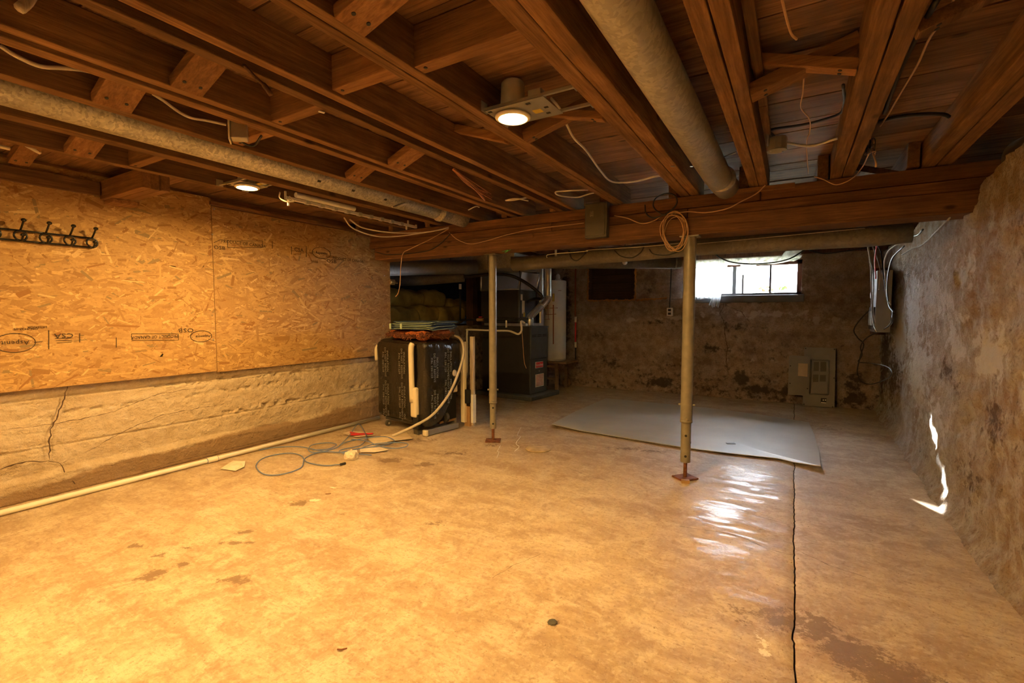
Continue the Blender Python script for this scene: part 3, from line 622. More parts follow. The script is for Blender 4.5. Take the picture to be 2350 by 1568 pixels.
# short stub beam on the strand board
xs = -3.852; a = fx(229, 417, xs); b = fx(229, 458, xs); y0 = b.y; x1 = fy(326, 433, y0).x; zb = b.z; zt = a.z
sb = thing('stub_beam', (xs, y0, zb), 'short three-ply timber beam end jutting from the strand board', 'beam')
tw = (fx(390, 447, x1).y-y0)/3
for k in range(3): MB().box((xs, y0+k*tw+.001, zb), (x1-(.012 if k == 1 else 0)+(.004*k), y0+(k+1)*tw-.001, zt)).build('ply', 'block', sb, bevel=.003)
MB().box((xs, y0+.02, zb-.028), (xs+.14, y0+.16, zb-.001)).build('shim', 'block', sb)
tag(MB().box((xs+.001, YF+.2, fx(100, 425, xs).z-.012), (xs+.035, y0-.003, fx(100, 398, xs).z+.004)).build('ledger_board', 'joist', bevel=.003), 'reddish ledger board nailed along the strand board up to the stub beam', 'ledger')
tag(MB().box((xs-.005, 1.96, 1.945), (xs+.02, 3.52, 1.972)).build('ledger_board', 'joist'), 'thin ledger strip along the top of the stamped strand board beyond the seam', 'ledger')
# ------------------------------------------------------------------ strand board panels
def osb_panel(y0, y1, z0, z1, x, label, seed, n, yv=None):
    o = MB().box((x-.011, y0, z0), (x, y1, z1)).build('strand_board', 'osb_core'); tag(o, label, 'panel', 'strand boards on the wall')
    r = np.random.default_rng(seed); yv = yv if yv is not None else y0
    L = r.gamma(4, .018, n)+.015; w = np.minimum(r.gamma(2.6, .0045, n)+.002, L*.45); a = r.normal(0, 1, n)*.42+(r.random(n) < .25)*r.uniform(-1.5, 1.5, n)
    cy = r.uniform(yv, y1, n); cz = r.uniform(z0, z1, n); dx = x+.0004+np.arange(n)/n*.0014
    c, s = np.cos(a), np.sin(a); k1 = r.uniform(-.3, .3, n); k2 = r.uniform(-.3, .3, n)
    px = np.stack([-L/2, -L/2*(.9+.1*k1), L/2*.92, L/2, L/2*.95, -L/2*.93], 1); pz = np.stack([w*k1, -w/2, -w/2*(.8+k2*.5), w*k2, w/2, w/2*(.9+k1*.3)], 1)
    Yc = np.clip(cy[:, None]+px*c[:, None]-pz*s[:, None], y0+.001, y1-.001); Zc = np.clip(cz[:, None]+px*s[:, None]+pz*c[:, None], z0+.001, z1-.001)
    v = np.stack([np.repeat(dx[:, None], 6, 1), Yc, Zc], -1).reshape(-1, 3)
    me = bpy.data.meshes.new('strand_layer'); me.from_pydata(v.tolist(), [], np.arange(n*6).reshape(-1, 6).tolist())
    t = np.clip(r.normal(.52, .23, n), 0, 1)[:, None]; dk = (r.random(n) < .022)[:, None]; gr = (r.random(n) < .02)[:, None]; lt = (r.random(n) < .035)[:, None]
    col = np.array([.30, .155, .052])*(1-t)+np.array([.60, .395, .165])*t; col = np.where(lt, np.array([.66, .46, .22]), col); col = np.where(dk, np.array([.31, .15, .05]), col); col = np.where(gr, np.array([.27, .19, .09]), col)
    at = me.color_attributes.new('strand', 'FLOAT_COLOR', 'POINT'); cc = np.ones((n*6, 4), np.float32); cc[:, :3] = np.repeat(col, 6, 0); at.data.foreach_set('color', cc.ravel())
    me.materials.append(M['osb']); q = bpy.data.objects.new('strand_layer', me); COL.objects.link(q); attach(q, o); q['kind'] = 'stuff'; return o
XO = -3.856
o1 = osb_panel(-.9, 1.972, .668, 2.0, XO, 'golden strand board panel with the black hook rack and upside-down stamps', 21, 16000, .55)
o2 = osb_panel(1.977, 3.835, .660, 1.940, XO-.003, 'golden strand board panel with upright stamps near the beam', 2, 15000)
tx = lambda s, px, py, size, par, flip=False, sq=1.: text(s, size, fx(px, py, XO+.0045), (0, -1 if flip else 1, 0), (0, 0, -1 if flip else 1), 'ink', par, 'stamp', squash=sq)
def frame_loop(pts, r, par, name='stamp_outline', k=1): return MB().tube(pts if k == 1 else crom(pts, k), r, 4, closed=True).build(name, 'ink', par)
def rectpx(x0, y0, x1, y1, par, r=.0016):
    a, b, c, d = [fx(*q, XO+.0035) for q in ((x0, y0), (x1, y0), (x1, y1), (x0, y1))]; c.y = b.y; d.y = a.y
    for p, q in ((a, b), (b, c), (c, d), (d, a)): MB().tube([p, q], r, 4).build('stamp_outline', 'ink', par)
def ovalpx(px, py, ry, rz, par, r=.0022):
    c = fx(px, py, XO+.0035); frame_loop([c+V3((0, ry*math.cos(t), rz*math.sin(t))) for t in np.linspace(0, 2*math.pi, 28, endpoint=False)], r, par)
# lower edge of the first panel: stamps upside down
tx('PRODUCT OF CANADA', 357, 773, .030, o1, True, .85); rectpx(302, 766, 409, 781, o1)
tx('OSB', 427, 758, .042, o1, True, 1.3); ovalpx(462, 772, .075, .042, o1); tx('Aspenite', 466, 772, .028, o1, True)
ovalpx(35, 787, .085, .055, o1); tx('Aspenite', 30, 787, .036, o1, True)
MB().tube([fx(78, 786, XO+.0035), fx(98, 784, XO+.0035)], .0022, 4).build('stamp_outline', 'ink', o1)
tx('EXTERIOR', 86, 751, .018, o1, True); tx('O86-9437-05', 60, 755, .018, o1, True); tx('CSA', 147, 770, .040, o1, True, 1.2)
for px, y0, y1 in ((112, 758, 802), (183, 765, 786), (267, 775, 798)): MB().tube([fx(px, y0, XO+.0035), fx(px, y1, XO+.0035)], .0022, 4).build('stamp_outline', 'ink', o1)
for k in range(3): MB().tube([fx(126+k*2, 777+k*5, XO+.0035), fx(168-k*2, 776+k*5, XO+.0035)], .0014, 4).build('stamp_outline', 'ink', o1)
# second panel: upright stamps near the top
tx('OSB', 504, 569, .040, o2, False, 1.15); tx('PRODUCT OF CANADA', 561, 560, .036, o2, False, .9); rectpx(522, 553, 602, 568, o2, .0018)
MB().tube([fx(491, 557, XO+.0035), fx(507, 550, XO+.0035)], .0025, 4).build('stamp_outline', 'ink', o2)
for px, y0, y1 in ((625, 554, 571), (669, 566, 584), (703, 565, 590)): MB().tube([fx(px, y0, XO+.0035), fx(px, y1, XO+.0035)], .0022, 4).build('stamp_outline', 'ink', o2)
ovalpx(738, 581, .10, .052, o2); tx('Aspenite', 738, 581, .036, o2); tx('CSA', 686, 574, .05, o2); tx('OSB', 761, 600, .05, o2, False, 1.2); tx('PRODUCT OF CANADA', 800, 597, .040, o2, False, .85); tx('23/32', 722, 601, .03, o2)
MB().tube([fx(709, 580, XO+.0035), fx(718, 581, XO+.0035)], .0022, 4).build('stamp_outline', 'ink', o2)
for p_, q_ in ((o1, (487, 538)), (o2, (491, 480)), (o1, (489, 780)), (o2, (882, 633)), (o2, (880, 748))): MB().cyl(fx(*q_, XO), fx(*q_, XO)+V3((.004, 0, 0)), .006, n=10).build('screw_head', 'steel', p_)
# ------------------------------------------------------------------ coat hook rack
rk = thing('coat_hook_rack', fx(110, 545, XO+.003), 'black wrought iron rack of ring hooks on the strand board', 'coat rack')
XK = XO+.018; zc = 1.565; cys = [fx(q, 545, XK).y for q in (-14, 46.6, 104.7, 159.4, 210)]; cys = [cys[0]-.107]+cys; R_ = .027
MB().tube([(XK, cys[0]-.05, zc+R_+.002), (XK, cys[-1], zc+R_+.002)], .0058, 8).build('rail', 'black_metal', rk, True)
MB().tube([(XK, cys[0]-.05, zc-R_-.002), (XK, cys[-1], zc-R_-.002)], .0058, 8).build('rail', 'black_metal', rk, True)
MB().tube([(XK, cys[-1]+(R_+.002)*math.sin(t), zc+(R_+.002)*math.cos(t)) for t in np.linspace(0, math.pi, 12)], .0048, 8).build('rail_end', 'black_metal', rk, True)
for cy_ in cys:
    MB().tube([(XK+.004, cy_+R_*math.cos(t), zc+R_*math.sin(t)) for t in np.linspace(0, 2*math.pi, 24, endpoint=False)], .0050, 8, closed=True).build('ring', 'black_metal', rk, True)
    hk = MB().tube(crom([(XK, cy_, zc+R_), (XK+.03, cy_, zc+R_+.018), (XK+.065, cy_+.002, zc+R_+.052)], 5), .0052, 8).build('upper_hook', 'black_metal', rk, True)
    MB().ball((XK+.067, cy_+.002, zc+R_+.056), .0130, (1, 1, .8)).build('knob', 'black_metal', hk, True)
    hk = MB().tube(crom([(XK, cy_, zc-R_), (XK+.022, cy_, zc-R_-.004), (XK+.042, cy_, zc-R_+.014), (XK+.048, cy_, zc-.004)], 5), .0050, 8).build('lower_hook', 'black_metal', rk, True)
    MB().ball((XK+.049, cy_, zc+.001), .0118, (1, 1, .8)).build('knob', 'black_metal', hk, True)
    MB().cyl((XO, cy_, zc+R_), (XK, cy_, zc+R_), .004, n=8).build('stud', 'black_metal', rk)
# ------------------------------------------------------------------ recessed can lights
GL = 'recessed can lights in the joists'
M['lens'] = mlamp('glowing lens', LAMP_COL, 760*LAMP_W)
M['trim'] = plain('cream lamp trim', (.80, .74, .62), .5); M['can'] = plain('white lamp can', (.62, .60, .56), .45, .2)
def can_light(c, xa, xb, label, strength=None, rl=.050, plate_dx=.10):
    c = V3(c); t = thing('can_light', c, label, 'light', GL)
    MB().lathe([(.006, .070), (0, .068), (-.004, .062), (-.004, rl+.002), (.004, rl), (.004, .07)], c, n=36).build('trim_ring', 'trim', t, True)
    MB().lathe([(.0012, .002), (.0012, rl+.001), (.002, rl+.001), (.002, .002)], c-V3((0, 0, .0015)), n=32).build('lens', 'lens', t)
    MB().lathe([(.018, .050), (.130, .045), (.138, .038)], c, n=30).build('housing', 'can', t, True)
    pl = MB().box((c.x-.075, c.y-.085, c.z+.012), (c.x+.075+plate_dx, c.y+.085, c.z+.0145)).build('mounting_plate', 'steel', t)
    for dx, dy in ((.10, -.06), (.13, .05), (.145, .0), (-.06, -.07)): MB().box((c.x+dx-.008, c.y+dy-.006, c.z+.0108), (c.x+dx+.008, c.y+dy+.006, c.z+.0119)).build('knockout', 'black', pl)
    MB().box((c.x+.085, c.y+.0, c.z+.0106), (c.x+.12, c.y+.03, c.z+.0119)).build('sticker', 'yellow', pl)
    MB().box((c.x+.055, c.y+.02, c.z+.02), (c.x+.11, c.y+.07, c.z+.10)).build('wiring_box', 'can', t)
    for s in (-1, 1):
        br = MB().box((xa+.003, c.y+s*.078-.006, c.z+.016), (xb-.003, c.y+s*.078+.006, c.z+.026)).build('hanger_bar', 'steel', t)
        for xx, dd in ((xa, 1), (xb, -1)):
            MB().box((min(xx, xx+dd*.004), c.y+s*.078-.02, c.z+.012), (max(xx, xx+dd*.004), c.y+s*.078+.02, c.z+.05)).build('hanger_foot', 'steel', br)
    return t
L1 = fz(1177, 272, 1.878); can_light(L1, -1.05, -.671, 'bright bare can light with its white housing hung between open joists')
L2 = fz(567, 431, 1.876); can_light(L2, -3.015, -2.714, 'small bright can light above the seam of the strand boards', plate_dx=.0)
can_light((-2.09, -.05, 1.878), -2.214, -1.964, 'can light in the bay of the white outlet box, further from the beam', plate_dx=.02)
can_light((-1.695, -.45, 1.878), -1.834, -1.554, 'can light in the bay of the splintered joist, further from the beam', plate_dx=.05)
# ------------------------------------------------------------------ ducts
def duct(name, pts, r, mat, label, grp=None, n=32, rings=(), seam=True):
    t = thing(name, pts[0], label, 'duct', grp); MB().tube(pts, r, n).build('pipe', mat, t, 'auto' if len(pts) < 3 else True)
    P_ = [V3(p) for p in pts]; tot = P_[-1]-P_[0]
    for f in rings:
        c = P_[0]+tot*f; d = tot.normalized(); MB().lathe([(-.012, r+.0005), (-.006, r+.004), (0, r+.001), (.006, r+.004), (.012, r+.0005)], c, d, n).build('joint_bead', mat, t, True)
    return t
dl = duct('round_duct', [(-2.455, YF, 1.938), (-2.455, 2.85, 1.938), (-2.43, 3.15, 1.925), (-2.40, 3.25, 1.912)], .074, 'galv', 'slim mottled galvanised duct running between joists to the beam', rings=(.93,))
for q in ((733, 421), (811, 443), (885, 464)):
    c = fx(*q, -2.40); c.z = 1.938+.074*math.sin(-.75); MB().obox((-2.455+.0745*math.cos(-.75), c.y, c.z), .022, .013, .002, (0, 1, 0), (math.sin(.75), 0, math.cos(.75))).build('square_hole', 'black', dl)
MB().tube(crom([fx(900, 475, -2.40), fx(930, 465, -2.38)]), .006, 5).build('strap', 'steel', dl)
dm = duct('round_duct', [(-.405, YF, 1.907), (-.405, 2.9, 1.907), (-.40, 3.10, 1.905), (-.385, 3.245, 1.900)], .0718, 'galv_dusty', 'big dusty round duct running between joists towards the beam', rings=(.955,))
M['galv_mid'] = galv('grey galvanised steel', (.34, .32, .29), (.50, .47, .43), .5, 12, .6)
for ch in dm.children: ch.data.materials[0] = M['galv_mid']
wire('duct_tie', [fz(1540, 382, 1.87), fy(1600, 380, 3.02)+V3((0, 0, 0)), fz(1690, 350, 1.88)], .003, 'steel', 'thin metal tie strap across the big dusty duct', 'strap')
# duct behind the beam, and the lower one
ya = 3.66; rr = .062
db = duct('round_duct', [fy(1180, 607, ya+.12)+V3((0, 0, 0)), fy(1600, 567, ya), fy(2000, 543, ya), fy(2092, 533, ya)], rr, 'galv_dusty', 'dusty round duct running just behind the beam', rings=(.55, .93))
for xx in (-1.75, -.75, .2): MB().box((xx-.01, ya-.001, 1.60), (xx+.01, ya+.001, ZJ+.06)).build('hanger_strap', 'steel', db)
a_ = fy(1172, 603, 4.95); dd = V3((_r.x, _r.y, 0)); duct('round_duct', [a_, a_+dd*1.0, a_+dd*2.05], .072, 'galv_dusty', 'lower round duct from the furnace ending near the steel post', rings=(.3, .97))
duct('round_duct', [(.55, 3.70, 1.712), (.64, 3.78, 1.75), (.69, 3.92, 1.80), (.70, 4.1, 1.82)], .058, 'galv_dusty', 'dusty duct elbow turning off above the rough wall behind the beam', rings=(.2,))
duct('round_duct', [(1.02, YF, 1.86), (1.02, 2.6, 1.86), (.98, 3.0, 1.86), (.92, 3.2, 1.85)], .10, 'galv_dusty', 'dark round duct lying on top of the rough concrete wall', rings=(.8, .9))
# ------------------------------------------------------------------ steel posts
GP = 'steel posts under the beam'
def steel_post(x, y, r, zsplit, label, ang, ztop=1.625):
    t = thing('steel_post', (x, y, 0), label, 'post', GP); r2 = r*.84
    MB().tube([(x, y, zsplit), (x, y, ztop)], r, 28).build('upper_tube', 'post', t, 'auto')
    lo = MB().tube([(x, y, .115), (x, y, zsplit+.02)], r2, 28).build('lower_tube', 'post', t, 'auto')
    MB().lathe([(0, r), (.01, r+.002), (.02, r)], (x, y, zsplit), n=28).build('collar', 'post', t, True)
    MB().cyl((x, y, .006), (x, y, .125), .0125, n=14).build('screw_jack', 'rust', t)
    MB().obox((x, y, .006), .13, .11, .010, (math.cos(ang), math.sin(ang), 0), (-math.sin(ang), math.cos(ang), 0)).build('base_plate', 'rust', t)
    MB().box((x-.06, y-.05, ztop-.006), (x+.06, y+.05, ztop)).build('top_plate', 'post', t)
    d = V3((-x, -y, 0)).normalized(); s = V3((d.y, -d.x, 0))
    for k, z in enumerate((.16, .30)):
        MB().cyl(V3((x, y, z))+d*(r2-.004), V3((x, y, z))+d*(r2+.0012), .0085, n=12).build('pin_hole', 'black', lo)
    for z, v in ((.25, s), (.40, s)): MB().cyl(V3((x, y, z))-v*(r2-.004), V3((x, y, z))-v*(r2+.001), .0085, n=12).build('pin_hole', 'black', lo)
    b = MB().cyl(V3((x, y, zsplit+.03))+d*r, V3((x, y, zsplit+.03))+d*(r+.010), .010, n=6).build('bolt', 'post', t)
    MB().cyl(V3((x, y, zsplit+.12))-s*(r+.014), V3((x, y, zsplit+.12))+s*(r+.014), .008, n=8).build('bolt', 'post', t)
    return t
steel_post(-2.235, 3.425, .0335, .335, 'taupe steel adjustable post beside the wrapped dishwasher', .5); steel_post(-.604, 3.308, .0385, .385, 'taupe steel adjustable post standing by the grey floor sheet', .9)

# ------------------------------------------------------------------ soft rounded boxes
def rbox(m, c, h, r, n, axes, amp=0., fq=8., seed=0, post=None):
    c = V3(c); ax = [V3(a) for a in axes]; rr_ = np.random.default_rng(seed).uniform(0, 50, 3)
    lin = np.linspace(-1, 1, n+1)
    for f in range(3):
        for sg in (-1, 1):
            A, B = np.meshgrid(lin, lin, indexing='ij'); p = np.zeros((n+1, n+1, 3)); i, j = [(1, 2), (2, 0), (0, 1)][f]
            p[..., f] = sg*h[f]; p[..., i] = A*h[i]; p[..., j] = B*h[j]
            ih = np.array([max(q-r, 1e-4) for q in h]); q = np.clip(p, -ih, ih); d = p-q; d /= np.linalg.norm(d, axis=-1, keepdims=True)+1e-9
            w = q+d*r
            if amp:
                nz = fbm((w[..., 0]+w[..., 1])*fq+rr_[0], (w[..., 2]*.6+w[..., 1]-w[..., 0])*fq+rr_[1], seed, 4)*2; w = w+d*(amp*nz)[..., None]
            if post: w = post(w)
            o = len(m.v); m.v += [tuple(c+ax[0]*x[0]+ax[1]*x[1]+ax[2]*x[2]) for x in w.reshape(-1, 3)]
            for a in range(n):
                for b in range(n):
                    t = (o+a*(n+1)+b, o+(a+1)*(n+1)+b, o+(a+1)*(n+1)+b+1, o+a*(n+1)+b+1); m.f.append(t if sg > 0 else t[::-1])
    return m
UP = V3((0, 0, 1))
# ------------------------------------------------------------------ wrapped dishwasher
th = math.radians(-8); DX = V3((math.cos(th), math.sin(th), 0)); DY = V3((-math.sin(th), math.cos(th), 0)); DA = V3((-2.865, 3.25, 0)); WD, DD, HD = .70, .45, .855
dp = lambda u, v, z: DA+DX*u+DY*v+UP*z
dw = thing('dishwasher', dp(-.35, .22, 0), 'old dishwasher in black insulation wrap with cream tub edge showing', 'dishwasher')
MB().obox(dp(-.34, .23, .45), .62, .40, .72, DX, DY).build('tub', 'void', dw)
m = rbox(MB(), dp(-.43, .20, .475), (.27, .225, .375), .055, 22, (DX, DY, UP), .010, 5, 3); m.build('front_wrap', 'wrap', dw, True)
def rag(w):
    v = w[..., 1]+.24; zb = np.interp(v, [0, .12, .22, .30, .36, .48], [-.40, -.40, -.36, -.25, -.10, .0])+.03*fbm(v*14, w[..., 0]*3, 9, 4); top = .38
    w = w.copy(); w[..., 2] = top-(top-w[..., 2])*(top-zb)/(.79); return w
m = rbox(MB(), dp(-.055, .235, .46), (.075, .24, .40), .045, 26, (DX, DY, UP), .016, 7, 5, rag); m.build('side_wrap', 'wrap', dw, True)
m = rbox(MB(), dp(-.34, .24, .835), (.33, .235, .032), .030, 18, (DX, DY, UP), .012, 6, 7); m.build('top_wrap', 'wrap', dw, True)
m = MB().tube(crom([dp(-.135, -.012, .845), dp(-.14, -.030, .80), dp(-.137, -.032, .60), dp(-.132, -.030, .30)], 5), [.010]+[.026]*15, 14); m.build('tub_edge', 'cream', dw, True)
m = MB().obox(dp(-.112, -.018, .30), .085, .05, .28, DX, DY); m.build('tub_corner', 'cream', dw, bevel=.018)
MB().tube(crom([dp(-.71, .02, .80), dp(-.715, .0, .76), dp(-.712, .0, .65)], 4), .018, 10).build('tub_edge', 'cream', dw, True)
MB().obox(dp(-.095, -.01, .12), .07, .04, .14, DX, DY).build('hinge_bracket', 'black', dw, bevel=.004)
M['tan'] = plain('tan frame board', (.40, .24, .11), .7, 0, .3, 40)
MB().obox(dp(-.07, .33, .19), .06, .22, .26, DX, DY).build('motor_box', 'tan', dw, bevel=.01); MB().obox(dp(-.02, .38, .40), .03, .10, .10, DX, DY).build('tub_side', 'cream', dw, bevel=.01)
MB().cyl(dp(-.035, .27, .12), dp(-.035, .30, .12), .05, n=18).build('motor', 'dark_box', dw)
MB().obox(dp(.02, .20, .030), .035, .40, .050, DX, DY).build('base_rail', 'grey_box', dw, bevel=.004)
MB().obox(dp(.018, -.008, .032), .055, .03, .056, DX, DY).build('rail_foot', 'cream', dw, bevel=.008)
MB().obox(dp(-.1, .43, .05), .12, .03, .08, DX, DY).build('rear_rail', 'grey_box', dw)
for u, v in ((-.58, .06), (-.58, .38)): 
    w_ = MB().cyl(dp(u-.012, v-.03, .030), dp(u+.012, v-.03, .030), .030, n=20).build('wheel', 'dark_box', dw); MB().cyl(dp(u-.014, v-.03, .03), dp(u+.014, v-.03, .03), .010, n=12).build('hub', 'steel', w_)
MB().obox(dp(-.11, .01, .035), .06, .05, .07, DX, DY).build('foot_bracket', 'dark_box', dw, bevel=.004); MB().obox(dp(-.40, .20, .085), .5, .3, .05, DX, DY).build('base_pan', 'dark_box', dw)
MB().lathe([(0, .030), (.004, .033), (.008, .022)], dp(.019, .36, .545), DX, 18).build('drain_port', 'cream', dw, True)
def wraptext(u, z, rt=0):
    for k, s in enumerate(('INSULATION', 'DO NOT REMOVE', 'P/N. 3381229')):
        text(s, .034, dp(u-.036*k, -.0385, z-(.012 if k else 0)), -UP, DX, 'grey_ink', dw)
for u in (-.235, -.485):
    for z in (.66, .34): wraptext(u, z)
    for k, s in enumerate(('INS', 'DO N', 'P/N.')): text(s, .034, dp(u-.036*k, -.0385, .155), -UP, DX, 'grey_ink', dw)
M['daylit_ink'] = plain('daylit print', (.26, .29, .34), .4)  # lighter copy of the grey print, window blue put into the colour
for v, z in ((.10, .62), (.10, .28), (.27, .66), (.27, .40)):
    for k, s in enumerate(('INSULATION', 'DO NOT REMOVE', 'P/N. 3381229')): text(s, .032, dp(.0345, v-.034*k+.03, z), -UP, DY, 'daylit_ink', dw)
hose = [dp(-.05, .43, .90), dp(.0, .45, .88), dp(.06, .44, .82), dp(.085, .42, .72), dp(.075, .36, .55), dp(.07, .24, .36), dp(.06, .05, .20), dp(.0, -.10, .12), dp(-.12, -.20, .045), dp(-.17, -.23, .022)]
wire('drain_hose', hose, .0125, 'beige', None, parent=dw, n=10)
# white frame boards standing behind
fb = thing('board_frame', dp(.06, .53, 0), 'white painted wooden frame standing behind the wrapped dishwasher', 'frame')
MB().obox(dp(.005, .50, .44), .05, .03, .80, DX, DY).build('board', 'cream', fb); MB().obox(dp(.075, .555, .45), .045, .025, .88, DX, DY).build('board', 'pale_wood', fb)
MB().obox(dp(.10, .54, .18), .03, .04, .28, DX, DY).build('board', 'white', fb); MB().obox(dp(.045, .515, .30), .05, .05, .14, DX, DY).build('latch_block', 'black', fb, bevel=.01); MB().obox(dp(.035, .53, .10), .07, .03, .20, DX, DY).build('board', 'tan', fb)
# ------------------------------------------------------------------ fleece and folded pads on top
fl_ = thing('fleece_blanket', dp(-.27, .22, .868), 'crumpled burnt orange fleece with shaggy brown fringe on the dishwasher', 'blanket')
rbox(MB(), dp(-.29, .20, .917), (.26, .19, .042), .040, 22, (DX, DY, UP), .030, 6, 13).build('fleece', 'orange', fl_, True)
m = MB(); rr2 = random.Random(5)
for k in range(420):
    t = rr2.random(); u, v = (-.54+.53*t, .0+.02*math.sin(9*t)) if k % 3 else (-.02, .38*t)
    b_ = dp(u, v, .893+rr2.uniform(0, .035)+.012*math.sin(7*t)); d_ = (-DY if k % 3 else DX)*rr2.uniform(.01, .035)+DX*rr2.uniform(-.018, .018)+UP*rr2.uniform(-.02, .02)
    m.tube([b_, b_+d_*.6+UP*.004, b_+d_], [.006, .006, .002], 4)
m.build('fringe', 'fur', fl_)['kind'] = 'stuff'
pd = thing('folded_lounge_pad', dp(-.22, .2, .95), 'navy folded lounge pad with mint green piping on the orange fleece', 'pad')
ex2 = (DX*.98+DY*.2).normalized(); ey2 = UP.cross(ex2); pc = dp(-.22, .19, .962)
for k in range(4):
    z = .012+.021*k; cc = pc+UP*z+ex2*(.012*(k % 2)+(.02 if k == 3 else 0))
    pn = rbox(MB(), cc, (.245, .19, .0095), .009, 12, (ex2, ey2, UP), .006, 6, 30+k).build('pad_panel', 'navy', pd, True)
    loop = []
    for t in np.linspace(0, 2*math.pi, 40, endpoint=False):
        ct, stt = math.cos(t), math.sin(t); q = .25; sx_ = math.copysign(abs(ct)**q, ct); sy_ = math.copysign(abs(stt)**q, stt)
        loop.append(cc+ex2*(.250*sx_)+ey2*(.195*sy_)+UP*(.008*math.sin(3*t+k)-.002))
    MB().tube(loop, .0027, 6, closed=True).build('piping', 'mint', pn, True)
for u in (-.11, -.24): MB().obox(pc+ex2*u-ey2*.198+UP*.035, .022, .004, .05, ex2, ey2).build('fold_tape', 'mint', pd)
# ------------------------------------------------------------------ furnace
EF = V3((.1, .995, 0)).normalized(); ES = V3((-.995, .1, 0)).normalized(); FO = V3((-2.93, 5.36, 0)); FW, FD = .41, .80
gp = lambda f, s, z: FO+EF*f+ES*s+UP*z
tag(MB().obox(gp(.225, .36, .0275), .70, .94, .055, EF, ES).build('furnace_pad', 'pad', bevel=.008), 'flat slate coloured plastic pad under the furnace', 'pad')
fu = thing('furnace', gp(.2, .4, .056), 'dark slate gas furnace with red logo badge and cooling coil case on top', 'furnace')
MB().obox(gp(FW/2, FD/2+.004, .503), FW, FD, .894, EF, ES).build('cabinet', 'furnace_side', fu, bevel=.006)
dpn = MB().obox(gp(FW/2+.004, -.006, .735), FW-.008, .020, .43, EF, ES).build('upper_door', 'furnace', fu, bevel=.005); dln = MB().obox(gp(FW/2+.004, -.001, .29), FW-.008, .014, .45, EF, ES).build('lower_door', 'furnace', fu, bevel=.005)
for row in (0, 1):
    for k in range(3): MB().obox(gp(.085+.125*k, -.0165, .835-.02*row), .095, .004, .009, EF, ES).build('louver_slot', 'black', dpn)
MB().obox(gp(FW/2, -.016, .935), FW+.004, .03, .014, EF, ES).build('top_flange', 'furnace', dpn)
bd = MB().obox(gp(.215, -.010, .435), .185, .006, .085, EF, ES).build('logo_badge', 'white', fu, bevel=.012); MB().obox(gp(.215, -.0135, .435), .170, .004, .070, EF, ES).build('badge_face', 'red', bd, bevel=.010)
text('Goodman', .052, gp(.215, -.0162, .435), EF, UP, 'white', fu, squash=.78)
MB().cyl(gp(.215, -.006, .350), gp(.215, -.014, .350), .011, n=14).build('door_knob', 'grey_box', fu)
lb = MB().obox(gp(.225, -.0095, .225), .20, .003, .17, EF, ES).build('warning_label', 'paper', fu)
for k in range(8): MB().obox(gp(.225, -.0116, .295-.019*k), .17, .0012, .006, EF, ES).build('print_line', 'red', lb)
MB().obox(gp(FW/2, .42, .968), FW-.02, .70, .035, EF, ES).build('coil_stand', 'steel', fu)
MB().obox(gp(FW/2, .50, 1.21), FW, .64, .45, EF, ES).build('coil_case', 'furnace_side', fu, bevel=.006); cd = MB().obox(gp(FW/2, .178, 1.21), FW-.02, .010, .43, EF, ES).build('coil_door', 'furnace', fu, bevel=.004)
MB().obox(gp(.10, .170, 1.20), .055, .004, .17, EF, ES).build('rating_label', 'paper', cd); MB().obox(gp(.12, .1695, 1.10), .04, .004, .06, EF, ES).build('energy_label', 'yellow', cd)
MB().obox(gp(.06, .170, 1.33), .04, .004, .08, EF, ES).build('rating_label', 'paper', cd)
b4 = [gp(f, s, 1.436) for f, s in ((.0, .82), (.0, .18), (FW, .18), (FW, .82))]; t4 = [gp(f, s, 1.652) for f, s in ((-.02, .80), (-.02, .12), (FW, .12), (FW, .80))]
MB().hexa(b4+t4).build('plenum', 'shiny', fu)
m = MB()
for a, b in zip(b4, t4): m.tube([a, b], .014, 6)
m.tube(b4, .012, 6, closed=True); m.build('foil_tape', 'foil', fu, True)
trk = thing('trunk_duct', (-3.9, 5.3, 1.66), 'wide rectangular sheet metal trunk duct over the furnace', 'duct')
MB().box((-4.75, 4.95, 1.668), (-2.92, 5.65, 1.85)).build('duct_body', 'galv_mid', trk)
for xx in (-3.3, -3.9, -4.4): MB().box((xx-.01, 4.935, 1.655), (xx+.01, 5.66, 1.86)).build('seam', 'galv_mid', trk)
# flue pipes
fp_ = [gp(.11, .07, .948), gp(.11, .07, 1.03), gp(.13, .07, 1.08), fy(1243, 701, 5.62), fy(1253, 692, 5.66), fy(1258, 680, 5.68), fy(1258, 640, 5.68), fy(1258, 604, 5.68)]
fl1 = thing('flue_pipe', fp_[0], 'shiny elbowed flue pipe rising from the furnace top', 'pipe'); MB().tube(crom(fp_, 4), .047, 24).build('pipe', 'shiny', fl1, True)
for i in (1, 3, 5): 
    MB().lathe([(-.006, .048), (0, .052), (.006, .048)], fp_[i], (fp_[i+1]-fp_[i]), 24).build('crimp_ring', 'shiny', fl1, True)
q0 = fy(1240, 747, 5.95); q1 = fy(1240, 600, 5.95); fl2_ = thing('flue_pipe', q0, 'straight shiny vent pipe standing behind the furnace flue elbow', 'pipe'); q1.x = q0.x
MB().tube([(q0.x, q0.y, .057), (q0.x, q0.y, 1.95)], .050, 24).build('pipe', 'shiny', fl2_, 'auto'); MB().lathe([(0, .051), (.01, .054), (.02, .051)], (q0.x, q0.y, 1.35), n=24).build('crimp_ring', 'shiny', fl2_, True)
